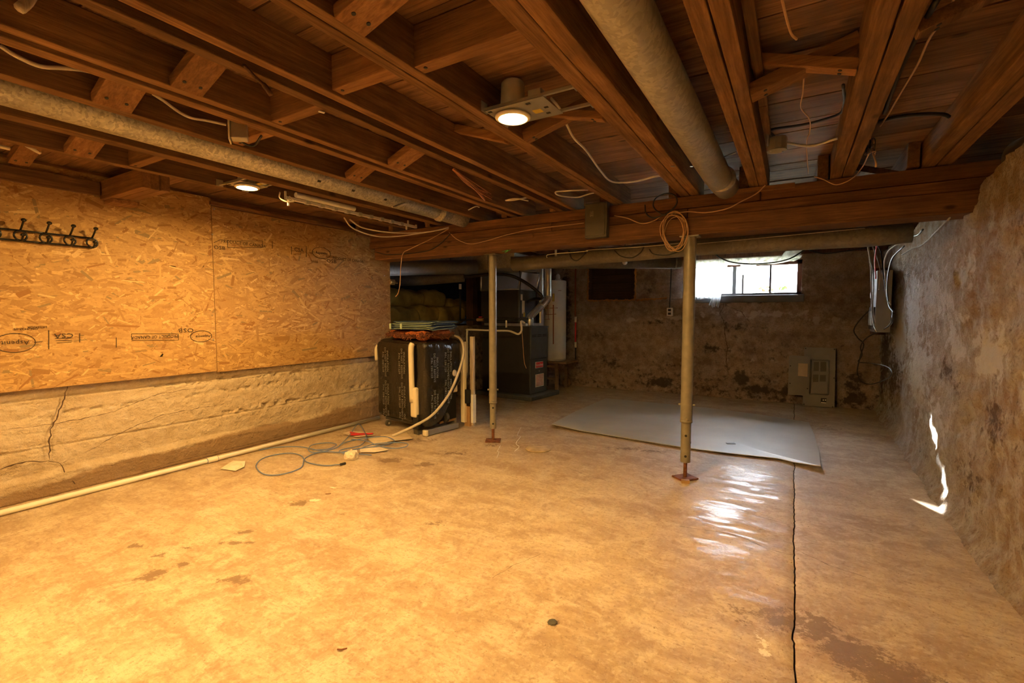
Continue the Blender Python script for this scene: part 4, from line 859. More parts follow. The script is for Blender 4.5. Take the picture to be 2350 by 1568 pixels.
wire('refrigerant_line', [(-4.3, 4.75, fy(905, 645, 4.75).z), fy(960, 640, 4.85), fy(1060, 636, 5.0), fy(1120, 630, 5.12), fy(1165, 631, 5.18), fy(1200, 645, 5.25), fy(1232, 668, 5.3), fy(1244, 684, 5.35), fy(1225, 687, 5.40), gp(.2, .175, 1.27)], .021, 'cable_b', 'thick black insulated refrigerant line curving to the coil case', 'pipe', n=10)
gpz = thing('gas_pipe', fy(1056, 742, 5.05), 'black iron gas pipe with a red handled valve beside the furnace', 'pipe')
MB().tube([fy(1056, 662, 5.05), fy(1056, 735, 5.05)], .013, 10).build('riser', 'black', gpz, True); MB().tube([fy(1056, 735, 5.05), fy(1130, 733, 5.10), fy(1212, 732, 5.16)], .013, 10).build('run', 'black', gpz, True)
MB().cyl(fy(1056, 652, 5.05), fy(1056, 664, 5.05), .018, n=12).build('cap', 'white', gpz); MB().cyl(fy(1095, 734, 5.07), fy(1110, 734, 5.07), .020, n=12).build('valve', 'tan', gpz); MB().obox(fy(1103, 728, 5.06), .05, .015, .012, (1, 0, 0), (0, 1, 0)).build('valve_handle', 'red', gpz)
for px in (1150, 1162, 1185): MB().cyl(fy(px-4, 732.5, 5.13), fy(px+4, 732.5, 5.13), .019, n=10).build('coupling', 'black', gpz)
MB().tube([fy(1162, 730, 5.13), fy(1162, 752, 5.13)], .012, 8).build('branch', 'pvc', gpz, True)
wire('drain_pipe', [fy(1072, 868, 5.0), fy(1072, 790, 5.0), fy(1072, 760, 5.0), fy(1076, 757, 5.0), fy(1130, 759, 5.05), fy(1165, 759.5, 5.1), fy(1178, 763, 5.1), fy(1190, 767, 5.1), fy(1197, 758, 5.12), fy(1196, 738, 5.14), fy(1204, 742, 5.2)], .013, 'pvc', 'cream condensate drain pipe with a trap along the furnace side', 'pipe', n=10, k=4)
wire('thermostat_wire', [fy(1190, 600, 5.15), fy(1194, 640, 5.15), fy(1193, 700, 5.15), fy(1198, 770, 5.2), fy(1200, 800, 5.2), fy(1206, 815, 5.2)], .006, 'cable_b', 'thin dark wire dangling along the furnace side', 'wire')
wire('thermostat_wire', [fy(1196, 735, 5.18), fy(1200, 790, 5.18), fy(1203, 830, 5.18), fy(1208, 846, 5.18)], .004, 'cable_c', 'brown wire end dangling below the furnace trap', 'wire')
# ------------------------------------------------------------------ water heater on its stool
wc = fy(1267, 820, 6.36); wzt = fy(1268, 645, 6.36).z; wz0 = .425
wh = thing('water_heater', (wc.x, wc.y, wz0), 'white cylindrical water heater standing on a low wooden stool', 'water heater')
MB().lathe([(0, .20), (.008, .205), (wzt-wz0-.01, .205), (wzt-wz0, .195)], (wc.x, wc.y, wz0), n=40).build('tank', 'tank', wh, 'auto')
MB().lathe([(0, .207), (.02, .207)], (wc.x, wc.y, wz0+.005), n=40).build('base_ring', 'steel', wh)
MB().lathe([(0, .045), (.02, .045), (.022, .03), (.05, .033), (.08, .028), (.10, .01)], (wc.x+.10, wc.y-.02, wzt), n=18).build('relief_cap', 'white', wh, True)
def onTank(px, py): 
    d = _ray(px, py); o = _C; ox, oy = o.x-wc.x, o.y-wc.y; a = d.x**2+d.y**2; b = 2*(ox*d.x+oy*d.y); c = ox*ox+oy*oy-.2065**2; D = max(b*b-4*a*c, 0); return o+d*((-b-math.sqrt(D))/(2*a))
MB().tube([onTank(1270, 700), onTank(1270, 790)], .008, 6).build('brown_stripe', 'brown', wh); MB().tube([onTank(1270, 674), onTank(1270, 692)], .016, 6).build('yellow_label', 'yellow', wh)
for a, b in (((1252, 708), (1280, 707)), ((1252, 722), (1276, 721)), ((1258, 700), (1258, 733)), ((1250, 733), (1262, 733)), ((1281, 667), (1288, 667))):
    MB().tube([onTank(a[0]+(b[0]-a[0])*t, a[1]+(b[1]-a[1])*t) for t in (0, .5, 1)], .004, 5).build('print_line', 'brown', wh)
stl = thing('wooden_stool', (wc.x+.08, wc.y, 0), 'low weathered wooden stool holding the water heater', 'stool')
MB().box((wc.x-.25, wc.y-.22, .395), (wc.x+.33, wc.y+.22, .424)).build('seat', 'table_wood', stl, bevel=.004)
for sx_ in (-.18, .16):
    for sy_ in (-.17, .17): MB().box((wc.x+sx_-.022, wc.y+sy_-.022, -.005), (wc.x+sx_+.022, wc.y+sy_+.022, .395)).build('leg', 'table_wood', stl)
MB().box((wc.x-.18, wc.y-.185, .15), (wc.x+.16, wc.y-.165, .185)).build('stretcher', 'table_wood', stl); MB().box((wc.x-.18, wc.y-.185, .33), (wc.x+.16, wc.y-.165, .36)).build('stretcher', 'table_wood', stl)
tag(MB().lathe([(0, .05), (.05, .07), (.10, .05), (.12, .02)], (fz(1312, 882).x, fz(1312, 882).y-.2, 0), n=12).build('rusty_lump', 'tan', None, True), 'small rusty lump on the floor by the stool', 'scrap')
vp = thing('riser_pipe', fy(1321, 820, 6.70), 'dark wall pipe with a red section between white couplings', 'pipe')
for nm, y0_, y1_, r_, mt in (('pipe', 600, 728, .010, 'brown'), ('coupling', 727, 740, .018, 'white'), ('red_pipe', 740, 786, .012, 'red'), ('coupling', 785, 798, .018, 'white'), ('pipe', 798, 825, .010, 'black')):
    a = fy(1321, y0_, 6.69); b = fy(1321, y1_, 6.69); b.x = a.x; MB().tube([a, b], r_, 10).build(nm, mt, vp, True)
# ------------------------------------------------------------------ crawl space contents
ins = thing('insulation_batts', (XL-.55, 5.2, .95), 'heap of yellow glass wool batts in the dark crawl space', 'insulation')
for k, (yy, zz, xx) in enumerate([(4.5, 1.08, -4.40), (4.95, 1.10, -4.42), (5.45, 1.09, -4.40), (4.7, 1.30, -4.5), (5.2, 1.32, -4.52), (5.8, 1.2, -4.5)]):
    rbox(MB(), (xx, yy, zz), (.16, .30, .125), .10, 14, ((1, 0, 0), (0, 1, 0), (0, 0, 1)), .05, 4, 60+k).build('batt', 'insul', ins, True)
tag(MB().box((-4.18, 5.69, .93), (-4.06, 5.80, 1.86)).build('timber_post', 'post_wood'), 'dark square timber post on the ledge behind the furnace', 'post', 'timber posts in the crawl space')
tag(MB().box((-4.25, 6.0, .93), (-4.0, 6.04, 1.86)).build('timber_post', 'post_wood'), 'wide dark plank upright on the ledge behind the coil case', 'post', 'timber posts in the crawl space')
duct('round_duct', [(-4.7, 4.15, 1.66), (-4.2, 4.25, 1.66), (-3.75, 4.45, 1.67), (-3.45, 4.9, 1.70)], .085, 'galv_dusty', 'dark round duct entering the crawl space above the strand board end', rings=())
duct('round_duct', [(-4.8, 4.55, 1.55), (-4.2, 4.75, 1.56), (-3.7, 4.98, 1.60)], .075, 'galv_dusty', 'lower dark round duct in the crawl space', rings=())
jc = fx(901, 648, -3.84); cb = thing('chrome_cup', jc, 'small shiny steel cup fixed to the end of the strand board', 'cup'); MB().lathe([(-.02, .030), (.025, .030), (.03, .026), (.03, .012)], jc, (-.35, -1, 0), 20).build('cup', 'shiny', cb, 'auto'); MB().cyl(jc+V3((.01, .02, 0)), jc+V3((-.05, .12, 0)), .012, n=8).build('stem', 'steel', cb)
# ------------------------------------------------------------------ grey sheet on the floor
mp = [fz(*q) for q in [(1266, 981), (1330, 992), (1450, 1012), (1562, 1030), (1680, 1045), (1787, 1057), (1821, 1066), (1883, 1081), (1880, 1041), (1868, 1000), (1856, 973), (1740, 955), (1621, 939), (1500, 927), (1391, 917), (1322, 947)]]
m = MB(); n = len(mp); c0 = sum(mp, V3())/n; ring = [0, .35, .7, 1.]; m.v.append((c0.x, c0.y, .0175))
for t in ring[1:]:
    for i, p in enumerate(mp): m.v.append((c0.x+(p.x-c0.x)*t, c0.y+(p.y-c0.y)*t, .0165+.002*math.sin(i*1.3)*t+(.018 if (i in (7, 0) and t == 1) else 0)))
for i in range(n): m.f.append((0, 1+i, 1+(i+1) % n))
for k in range(2):
    for i in range(n): a = 1+k*n; m.f.append((a+i, a+n+i, a+n+(i+1) % n, a+(i+1) % n))
o = len(m.v); e = 1+2*n
for i, p in enumerate(mp): m.v.append((p.x, p.y, m.v[e+i][2]-.005))
for i in range(n): m.f.append((e+i, o+i, o+(i+1) % n, e+(i+1) % n))
tag(m.build('floor_sheet', 'mat'), 'large pale grey vinyl sheet lying on the floor behind the post', 'mat')
tag(MB().obox(fz(1677, 1023)+V3((0, 0, .019)), .07, .03, .003, _r, _fh).build('scrap', 'dark_box'), 'tiny dark scrap on the grey floor sheet', 'scrap')
# ------------------------------------------------------------------ floor bits
pv = thing('floor_pipe', (-3.712, 2, .02), 'long white plastic pipe lying along the strand board wall', 'pipe'); MB().tube([(-3.712, -.5, .024), (-3.712, 1.72, .024), (-3.715, 3.50, .026)], .0165, 14).build('pipe', 'pvc', pv, True); yc_ = fx(487, 1057, -3.712).y
MB().cyl((-3.712, yc_-.035, .0245), (-3.712, yc_+.035, .0245), .0205, n=16).build('coupling', 'pvc', pv)
for dy_ in (-.037, .037): MB().cyl((-3.712, yc_+dy_-.002, .0245), (-3.712, yc_+dy_+.002, .0245), .0185, n=16).build('glue_ring', 'blue', pv)
zc_ = lambda l, z=.010: [fz(500+.3404*a, 900+.3404*b, z) for a, b in l]
bc = thing('cable_tangle', zc_([(700, 410)], 0)[0], 'tangled blue grey cable coiled loosely on the floor by the pipe', 'cable')
for i, l in enumerate([[(1035, 425), (860, 410), (700, 405), (590, 445), (560, 510), (430, 555), (310, 553), (258, 495), (320, 440), (470, 412), (560, 428), (600, 472), (720, 495), (835, 487)],
        [(280, 392), (400, 372), (560, 370), (690, 395), (830, 405), (960, 380), (1100, 362), (1192, 335), (1130, 302), (1000, 310), (860, 340), (790, 380), (660, 408), (610, 390), (640, 355), (750, 342), (800, 356), (740, 385), (640, 390)],
        [(820, 362), (885, 295), (945, 215), (985, 262), (1000, 312), (960, 360), (850, 385), (820, 400), (870, 425)], [(940, 388), (1050, 352), (1200, 340), (1275, 347), (1268, 368), (1190, 380), (1090, 365), (1000, 330), (900, 318)]]):
    MB().tube(crom(zc_(l, .012+.004*i), 6), .0042, 7).build('cable', 'blue', bc, True)
MB().cyl(*zc_([(825, 489), (860, 480)], .013), .009, n=10).build('plug', 'black', bc)
def scrap(name, poly, mat, label, cat='paper', crumple=.006, z=.008, seed=1):
    r = random.Random(seed); ps = zc_(poly, 0); c = sum(ps, V3())/len(ps); m = MB(); n = len(ps); m.v.append((c.x, c.y, z+crumple))
    for t in (.5, 1):
        for p in ps: m.v.append((c.x+(p.x-c.x)*t+r.uniform(-1, 1)*crumple*.5, c.y+(p.y-c.y)*t+r.uniform(-1, 1)*crumple*.5, z+r.uniform(0, 1)*crumple*(1.6 if t < 1 else .8)))
    for i in range(n): j = (i+1) % n; m.f += [(0, 1+i, 1+j), (1+i, 1+n+i, 1+n+j), (1+i, 1+n+j, 1+j)]
    o = m.build(name, mat); s = o.modifiers.new('solid', 'SOLIDIFY'); s.thickness = .0015; return tag(o, label, cat)
M['tissue'] = plain('pale tissue', (.70, .60, .48), .9, 0, .6, 60)
scrap('paper_sheet', [(1100, 300), (1270, 278), (1315, 322), (1130, 345), (1040, 330)], 'kraft', 'yellowed paper sheet near the dishwasher hose end', seed=2)
scrap('paper_sheet', [(1000, 315), (1110, 310), (1150, 355), (1060, 362)], 'kraft', 'small yellowed paper slip under the blue cable', seed=3, z=.006)
scrap('paper_sheet', [(950, 385), (1040, 365), (1150, 400), (1060, 415), (960, 412)], 'tissue', 'pale paper scrap beside the crumpled tissue', seed=4)
scrap('paper_sheet', [(20, 525), (100, 475), (185, 475), (180, 510), (120, 540)], 'tissue', 'flat pale paper scrap on the floor near the pipe coupling', seed=5)
scrap('plastic_bag', [(840, 285), (900, 270), (1050, 285), (1060, 300), (930, 310)], 'tissue', 'thin torn pale bag by the white pipe', 'bag', seed=6)
scrap('red_strip', [(890, 282), (915, 292), (1050, 290), (1045, 300), (930, 307), (895, 305)], 'red', 'bright red plastic strip on the torn bag', 'strip', seed=7, z=.018)
c = zc_([(910, 425)], .03)[0]; o = rbox(MB(), c, (.045, .04, .035), .03, 10, ((1, 0, 0), (0, 1, 0), (0, 0, 1)), .035, 22, 71).build('crumpled_tissue', 'tissue'); tag(o, 'crumpled pale tissue lying on the blue cable', 'tissue')
for l, nm in (([(1880, 445), (1895, 415), (1885, 400), (1905, 370)], 'shorter curl of shiny white wire on the floor by the post'), ([(2000, 400), (2030, 380), (2010, 345), (2040, 310), (2020, 290), (2045, 245)], 'longer curl of shiny white wire on the floor by the post')):
    wire('wire_curl', [q+V3((0, 0, .012*(i % 2))) for i, q in enumerate(zc_(l, .008))], .0028, 'white', nm, 'wire')
c = zc_([(2160, 385)], 0)[0]; tag(MB().lathe([(0, .105), (.008, .104), (.011, .095), (.010, .02)], (c.x, c.y, 0), n=26).build('floor_plug', plain('pale mortar', (.44, .33, .21), .9, 0, .6, 60, .25), None, True), 'round pale plug set in the floor near the post', 'plug')
rs = random.Random(11)
M['grit'] = plain('grit', (.34, .24, .15), .9); m = MB()
for k in range(420):
    px = rs.uniform(1250, 2330); py = rs.uniform(1080, 1568); p = fz(px, py, .006)
    if p.x > .74 or (p.x < 0 and rs.random() < .6): continue
    m.ball(p, rs.uniform(.0012, .0035), (1, 1.2, .7), 5)
for k in range(160):
    p = fz(rs.uniform(60, 1250), rs.uniform(1060, 1568), .006)
    if p.x > -3.6: m.ball(p, rs.uniform(.001, .0028), (1, 1.3, .6), 5)
go = m.build('floor_grit', 'grit'); go['kind'] = 'stuff'; tag(go, 'scattered grit and crumbs over the concrete floor', 'grit')
for (px, py), nm in (((783, 1491), 'rusty bent nail on the bright floor'), ((752, 1134), 'short rusty nail by the white paint chips')):
    p = fz(px, py, .008); tag(MB().tube(crom([p+V3((-.012, -.006, 0)), p, p+V3((.014, .012, .002))], 3), .0025, 6).build('rusty_nail', 'rust'), nm, 'nail')
p = fz(1268, 1428, .004); tag(MB().lathe([(0, .020), (.006, .016), (.008, .004)], (p.x, p.y, 0), n=9).build('stone_chip', 'dark_box'), 'small dark stone chip on the open floor', 'stone')
c = fz(1738, 1102*0+1108, .008); tag(MB().obox(fz(1573, 1105, .01), .05, .03, .02, (1, .3, 0), (-.3, 1, 0)).build('wood_chip', 'tan'), 'small wood chip by the foot of the post near the grey sheet', 'chip')
# ------------------------------------------------------------------ panel covers leaning on the back wall
pcv = thing('panel_cover', fy(1880, 934, 6.64), 'tall grey breaker panel cover with four windows leaning on the back wall', 'panel cover')
def lean(px, py, off=0.): 
    t = (935-py)/138.; return fy(px, py, 6.645+.05*t-off)
def plate(poly, name, mat, par, off=0., th_=.008):
    f = [lean(*q, off) for q in poly]; b = [p+V3((0, th_, 0)) for p in f]; n = len(f); m = MB(); m.v = [tuple(p) for p in f+b]; m.f = [tuple(range(n)), tuple(range(2*n-1, n-1, -1))]+[(i, n+i, n+(i+1) % n, (i+1) % n) for i in range(n)]
    return m.build(name, mat, par)
plate([(1842, 931), (1846, 797), (1918, 799), (1915, 936)], 'cover_plate', 'grey_box', pcv, 0, .012)
for a, b in (((1861, 826), (1902, 828)), ((1902, 828), (1900, 906)), ((1900, 906), (1858, 904)), ((1858, 904), (1861, 826))): MB().tube([lean(*a, .004), lean(*b, .004)], .009, 6).build('door_rim', 'grey_box', pcv, True)
dr = plate([(1861, 903), (1864, 828), (1900, 830), (1898, 905)], 'door', 'grey_box', pcv, .004, .006)
for x0, x1, y0_, y1_ in ((1867, 1879, 831, 852), (1882.5, 1896, 831, 853), (1865.5, 1878, 860, 877), (1881, 1895, 861, 876)): plate([(x0, y1_), (x0+.5, y0_), (x1+.5, y0_), (x1, y1_)], 'breaker_window', 'dark_box', dr, .006, .003)
sw = plate([(1883, 925), (1884, 914), (1897, 914.5), (1896, 926)], 'switch_slot', 'black', pcv, .003, .004); plate([(1884, 925), (1884, 923), (1896, 924), (1896, 926)], 'switch_plate', 'paper', pcv, .005, .002); 
for xq in (1888, 1893): plate([(xq, 920), (xq, 917), (xq+3, 917), (xq+3, 920)], 'switch', 'paper', pcv, .005, .002)
for q in ((1849, 800), (1915, 802), (1914, 868), (1845, 928), (1911, 934)): p = lean(*q, .002); MB().cyl(p, p-V3((0, .004, 0)), .007, n=8).build('screw', 'black', pcv)
pc2 = thing('panel_cover', fy(1835, 907, 6.62), 'smaller grey metal cover with a paper label overlapping the tall panel cover', 'panel cover')
plate([(1808, 906), (1811, 816), (1860, 818), (1856, 909)], 'cover_plate', 'grey_box', pc2, .025, .010); plate([(1831, 863), (1832, 834), (1854, 835), (1853, 865)], 'paper_label', 'kraft', pc2, .028, .002)
for q in ((1814, 840), (1813, 880), (1853, 892)): p = lean(*q, .027); MB().cyl(p, p-V3((0, .004, 0)), .007, n=8).build('screw', 'black', pc2)
# ------------------------------------------------------------------ breaker box on the right wall with its cables
bx = thing('breaker_box', (.78, 5.85, .93), 'tall open grey breaker box in the wall corner under a bundle of cables', 'breaker box')
MB().box((.672, 5.72, .935), (.79, 6.08, 1.53)).build('box', 'grey_box', bx, bevel=.004); MB().box((.70, 6.09, .90), (.80, 6.30, 1.58)).build('backboard', 'post_wood', bx)
MB().box((.660, 5.74, .96), (.671, 6.06, 1.18)).build('breaker_row', 'black', bx)
for k in range(6): MB().box((.652, 5.78+.045*k, 1.00), (.662, 5.81+.045*k, 1.14)).build('breaker', 'grey_box', bx)
MB().lathe([(0, .03), (.02, .03)], (.672, 5.95, 1.30), (-1, 0, 0), 14).build('knockout', 'steel', bx)
GW = 'cables above the breaker box'
M['cable_d'] = plain('dusty grey cable', (.36, .34, .31), .6)
LBL = ['pale cable sweeping outside the breaker box on the back wall side', 'short pale cable curling in front of the breaker box top', 'black cable entering the middle of the breaker box front', 'pale cable arching over from the rough wall into the breaker box', 'black cable arching from the rough wall past the breaker box side', 'long pale cable reaching the bottom corner of the breaker box', 'short red cable in the bundle over the breaker box']
cabs = [([(1992, 555), (1996, 590), (2003, 620), (2005, 660), (2003, 700), (2008, 740)], 'cable_w'), ([(2000, 560), (2012, 590), (2020, 620), (2018, 650), (2016, 665)], 'cable_w'), ([(2008, 555), (2022, 580), (2026, 620), (2030, 650), (2036, 690)], 'cable_b'),
        ([(2060, 560), (2040, 575), (2030, 600), (2032, 640), (2036, 680), (2044, 700)], 'cable_w'), ([(2075, 565), (2050, 590), (2040, 620), (2036, 660), (2040, 700), (2052, 718)], 'cable_b'), ([(1990, 560), (1998, 610), (2000, 680), (2004, 740), (2012, 762)], 'cable_w'), ([(2012, 560), (2008, 600), (2010, 640)], 'red')]
for i, (l, mt) in enumerate(cabs):
    nm = {'cable_w': 'pale cable of the bundle dropping into the breaker box', 'cable_b': 'black cable of the bundle dropping into the breaker box', 'red': 'short red cable in the bundle over the breaker box'}[mt]
    wire('box_cable', [fx(x_, y_, .645-.004*i) if x_ > 2000 else fy(x_, y_, 5.95-.03*i) for x_, y_ in l], .0052, 'cable_d' if mt == 'cable_w' else mt, LBL[i], 'cable', GW)
wire('loop_cable', [fx(2050, 712, .66), fx(2046, 740, .66), fy(2030, 755, 5.7), fy(1990, 775, 6.2), fy(1975, 795, 6.4), fy(1978, 815, 6.4), fy(1969, 830, 6.4)], .007, 'cable_b', 'grey black cable looping out from the breaker box over the back wall', 'cable')
wire('loop_cable', [fy(2040, 708, 5.75), fy(2010, 705, 6.0), fy(1985, 722, 6.2), fy(1960, 755, 6.45), fy(1968, 775, 6.45), fy(1982, 790, 6.45), fy(1975, 815, 6.45), fy(1968, 845, 6.45), fy(1967, 862, 6.45)], .006, 'cable_b', 'grey black cable end hanging low beside the panel covers', 'cable')
wire('loop_cable', [fy(1972, 832, 6.4), fy(2000, 834, 6.2), fx(2030, 840, .68), fx(2046, 852, .68), fx(2038, 868, .68), fy(2000, 882, 6.3), fy(1975, 875, 6.4), fy(1968, 855, 6.4)], .005, 'cable_b', 'thin black cable loop low in the wall corner', 'cable')
wire('loop_cable', [fx(2060, 560, .68), fx(2080, 545, .70), fx(2105, 540, .70), fx(2118, 527, .70)], .006, 'cable_b', 'dark cable running off over the rough wall below the beam', 'cable')
wire('loop_cable', [fx(2070, 585, .68), fx(2095, 570, .69), fx(2120, 560, .69), fx(2180, 500, .68)], .005, 'cable_d', 'dusty cable rising along the rough wall below the beam', 'cable')
# ------------------------------------------------------------------ outlet and cord on the back wall, bulb
ol = thing('outlet', fy(1537, 716, 6.71), 'small grey outlet on the back wall with a cord from above', 'outlet'); p = fy(1537, 716, 6.715); MB().box((p.x-.038, 6.70, p.z-.055), (p.x+.038, 6.75, p.z+.055)).build('plate', 'white', ol, bevel=.005)
for dz in (-.024, .024): MB().box((p.x-.02, 6.696, p.z+dz-.016), (p.x+.02, 6.701, p.z+dz+.016)).build('socket', 'black', ol, bevel=.002)
MB().tube([(p.x, 6.70, p.z+.055), fy(1538, 680, 6.69), fy(1541, 600, 6.69)], .008, 8).build('cord', 'cable_b', ol, True)
bb = fy(1434, 601, 4.6); bl = thing('light_bulb', bb, 'unlit white light bulb hanging under the lower duct', 'bulb'); MB().lathe([(-.030, .004), (-.026, .016), (-.012, .0255), (0, .024), (.014, .014), (.022, .012)], bb, n=20).build('glass', 'glass_bulb', bl, True); MB().lathe([(.022, .014), (.05, .017), (.09, .02)], bb, n=16).build('socket', 'white', bl, True); MB().cyl(bb+UP*.085, (bb.x, bb.y, ZS), .004, n=6).build('cord', 'cable_b', bl)
# ------------------------------------------------------------------ boxes on beam and joists
yb = YM0-.062
def fb_(px, py): return fy(px, py, yb)
a = fb_(1342, 468); b = fb_(1392, 543); eb = thing('switch_box', (a.x, YM0, b.z), 'dark bronze electrical box with a small square emblem on the beam', 'electrical box')
MB().box((a.x, yb, b.z), (b.x, YM0-.002, a.z)).build('box', 'dark_box', eb, bevel=.006); MB().box((a.x+.010, yb-.012, b.z+.012), (b.x-.012, yb, a.z-.006)).build('cover', 'dark_box', eb, bevel=.012)
M['emblem'] = plain('pale emblem print', (.42, .36, .26), .6)
q = fb_(1359.5, 492); q.y = yb-.0135
def sqloop(w_, h_): return [q+V3((w_*sx_, 0, h_*sz_)) for sx_, sz_ in ((-1, -1), (1, -1), (1, 1), (-1, 1))]
MB().tube(sqloop(.0105, .018), .0010, 4, closed=True).build('emblem_frame', 'emblem', eb); MB().tube([p_+V3((0, 0, .006)) for p_ in sqloop(.0045, .0045)], .0012, 4, closed=True).build('emblem_square', 'emblem', eb); MB().tube([q+V3((-.007, 0, -.007)), q+V3((.007, 0, -.007))], .001, 4).build('emblem_line', 'emblem', eb); MB().tube([q+V3((-.007, 0, -.011)), q+V3((.007, 0, -.011))], .001, 4).build('emblem_line', 'emblem', eb)
MB().box((b.x-.008, yb-.006, b.z+.02), (b.x-.002, yb+.01, b.z+.05)).build('latch', 'dark_box', eb)
c = fz(1783, 346, 1.868); jb = thing('junction_box', c, 'round grey steel junction box with a blank cover hung beside a joist', 'junction box')
c.x = max(c.x, -.156+.042); MB().lathe([(0, .036), (.004, .040), (.055, .040), (.058, .038)], c, n=10).build('box', 'steel', jb); MB().lathe([(-.002, .041), (0, .042), (.002, .041)], c, n=28).build('cover', 'grey_box', jb)
for t in (.6, 3.7): MB().cyl(c+V3((.028*math.cos(t), .028*math.sin(t), -.004)), c+V3((.028*math.cos(t), .028*math.sin(t), 0)), .004, n=8).build('screw', 'steel', jb)
MB().obox(c+V3((-.038, 0, .05)), .006, .05, .05, (1, 0, 0), (0, 1, 0)).build('bracket', 'steel', jb)
wire('box_cable', [c+V3((.038, .01, .03)), fz(1860, 335, 1.90), fz(1922, 318, 1.905)], .006, 'cable_w', 'white cable from the round junction box across to the next joist', 'cable')
wire('box_cable', [c+V3((-.01, -.01, .06)), fz(1770, 298, 1.965), fz(1850, 285, 1.99), fz(1925, 262, 1.985), fz(1938, 235, 1.985), fz(1935, 195, 1.985)], .006, 'cable_b', 'black cable from the round junction box up to the subfloor', 'cable')
a = fx(541, 297, -2.19); ob_ = thing('outlet_box', a, 'white double outlet on a steel box fixed under the joists', 'outlet')
pl_c = fz(527, 296, 1.872); oy = V3((.0, 1, 0)); face = V3((-.55, -.8, -.1)).normalized()
bxm = MB().obox(pl_c-face*.035, .055, .060, .085, face.cross(UP), face, UP).build('box', 'steel', ob_, bevel=.003); MB().obox(pl_c, .072, .006, .115*.9, face.cross(UP), face, UP).build('face_plate', 'cream', ob_, bevel=.003)
for s in (-.02, .02): MB().obox(pl_c+face*.004+UP*s, .030, .003, .024, face.cross(UP), face, UP).build('socket', 'kraft', ob_, bevel=.003)
wire('joist_cable', [fx(0, 105, -2.205), fx(40, 130, -2.20), fx(92, 152, -2.20), fx(140, 156, -2.20), fx(190, 161, -2.20), fx(235, 172, -2.205)], .0075, 'cable_w', 'white cable stapled along the joist above the slim duct', 'cable')
wire('joist_cable', [fx(350, 215, -2.205), fx(380, 235, -2.20), fx(412, 258, -2.20), fx(440, 271, -2.20), fx(475, 277, -2.20), fx(518, 286, -2.19)], .006, 'cable_w', 'white cable sagging along the joist into the outlet box', 'cable')
wire('joist_cable', [fz(545, 316, 1.86), fz(560, 329, 1.855), fz(583, 334, 1.86), fz(600, 312, 1.885)], .005, 'cable_b', 'short black cable curling under the outlet box', 'cable')
wire('joist_cable', [fz(1265, 226, 1.93), fz(1285, 250, 1.95), fz(1300, 285, 1.95), fz(1318, 318, 1.95), fz(1345, 345, 1.95), fz(1378, 392, 1.95), fz(1405, 417, 1.94), fz(1455, 417, 1.93), fz(1500, 406, 1.92), fz(1525, 402, 1.90)], .0055, 'cable_w', 'white cable hanging from the can light towards the beam', 'cable')
for l, nm in (([(1350, 436), (1300, 438), (1275, 441), (1285, 449), (1325, 453), (1352, 445)], 'white cable loop hanging between joists near the beam'), ([(1212, 461), (1185, 456), (1160, 460), (1180, 459)], 'short white cable stub beneath the frayed strands')):
    pts = [fz(x_, y_, 1.90) for x_, y_ in l]; q_ = pts[-1]; xj = min((-1.090, -1.5, -1.412, -1.554, -1.834), key=lambda v: abs(v-q_.x)); pts.append(V3((xj, q_.y+.03, 1.915)))
    wire('joist_cable', pts, .005, 'cable_w', nm, 'cable')
wire('joist_cable', [fz(1075, 482, 1.90), fz(1092, 474, 1.90), fz(1100, 476, 1.90)], .004, 'cable_w', 'tiny white cable stub at the beam end of the slim duct', 'cable')
# stick poking out at the top of the frame
tag(MB().tube(crom([fx(78, -20, -1.82), fx(62, 5, -1.80), fx(45, 20, -1.79)], 3), .013, 8).build('wood_stub', 'pale_wood', None, True), 'pale wooden stub poking out beside a joist', 'stub')
# ------------------------------------------------------------------ wires on the beam
yk = YM0-.012
cl = thing('wire_coil', fy(1548, 530, yk), 'loose coil of thin tan wire hanging from the beam', 'wire coil')
for k in range(7):
    r_ = random.Random(40+k); cxp = 1548+r_.uniform(-4, 4); cyp = 532+r_.uniform(-4, 6); rx_, ry_ = 29+r_.uniform(-7, 4), 43+r_.uniform(-6, 4); ti = r_.uniform(-.25, .25)
    pts = []
    for t in np.linspace(0, 2*math.pi, 30, endpoint=False):
        u_, v_ = rx_*math.sin(t)*(1+.15*math.cos(t)), -ry_*math.cos(t); pts.append(fy(cxp+u_*math.cos(ti)-v_*math.sin(ti), cyp+u_*math.sin(ti)+v_*math.cos(ti), yk-.004*k))
    MB().tube(pts, .0026, 5, closed=True).build('loop', 'cable_c', cl, True)
wire('beam_wire', [fy(x_, y_, yk) for x_, y_ in ((1545, 490), (1580, 486), (1620, 488), (1668, 479), (1700, 463), (1735, 445), (1757, 425))], .0035, 'cable_c', 'thin tan wire from the coil up to the junction box joist', 'wire')
wire('beam_wire', [fy(x_, y_, yk) for x_, y_ in ((1410, 495), (1440, 501), (1472, 513), (1500, 507), (1520, 495), (1545, 488))], .0035, 'cable_c', 'thin tan wire from the switch box to the coil', 'wire')
wire('beam_wire', [fy(x_, y_, yk-.004) for x_, y_ in ((1480, 470), (1483, 490), (1500, 500), (1530, 490), (1552, 470), (1550, 450), (1530, 444), (1505, 455), (1500, 475), (1520, 492), (1548, 492))], .005, 'cable_b', 'black cable curled in loops on the beam above the tan coil', 'cable')
wire('beam_wire', [fy(x_, y_, yk) for x_, y_ in ((1030, 533), (1050, 550), (1080, 560), (1120, 552), (1160, 540), (1220, 527), (1290, 518), (1340, 512))], .003, 'cable_c', 'thin tan wire stapled along the beam to the switch box', 'wire')
wire('beam_wire', [fy(x_, y_, yk) for x_, y_ in ((862, 578), (885, 584), (925, 583), (980, 576), (1010, 560), (1035, 535))], .004, 'cable_b', 'dark cable sagging on the beam near the strand board end', 'cable')
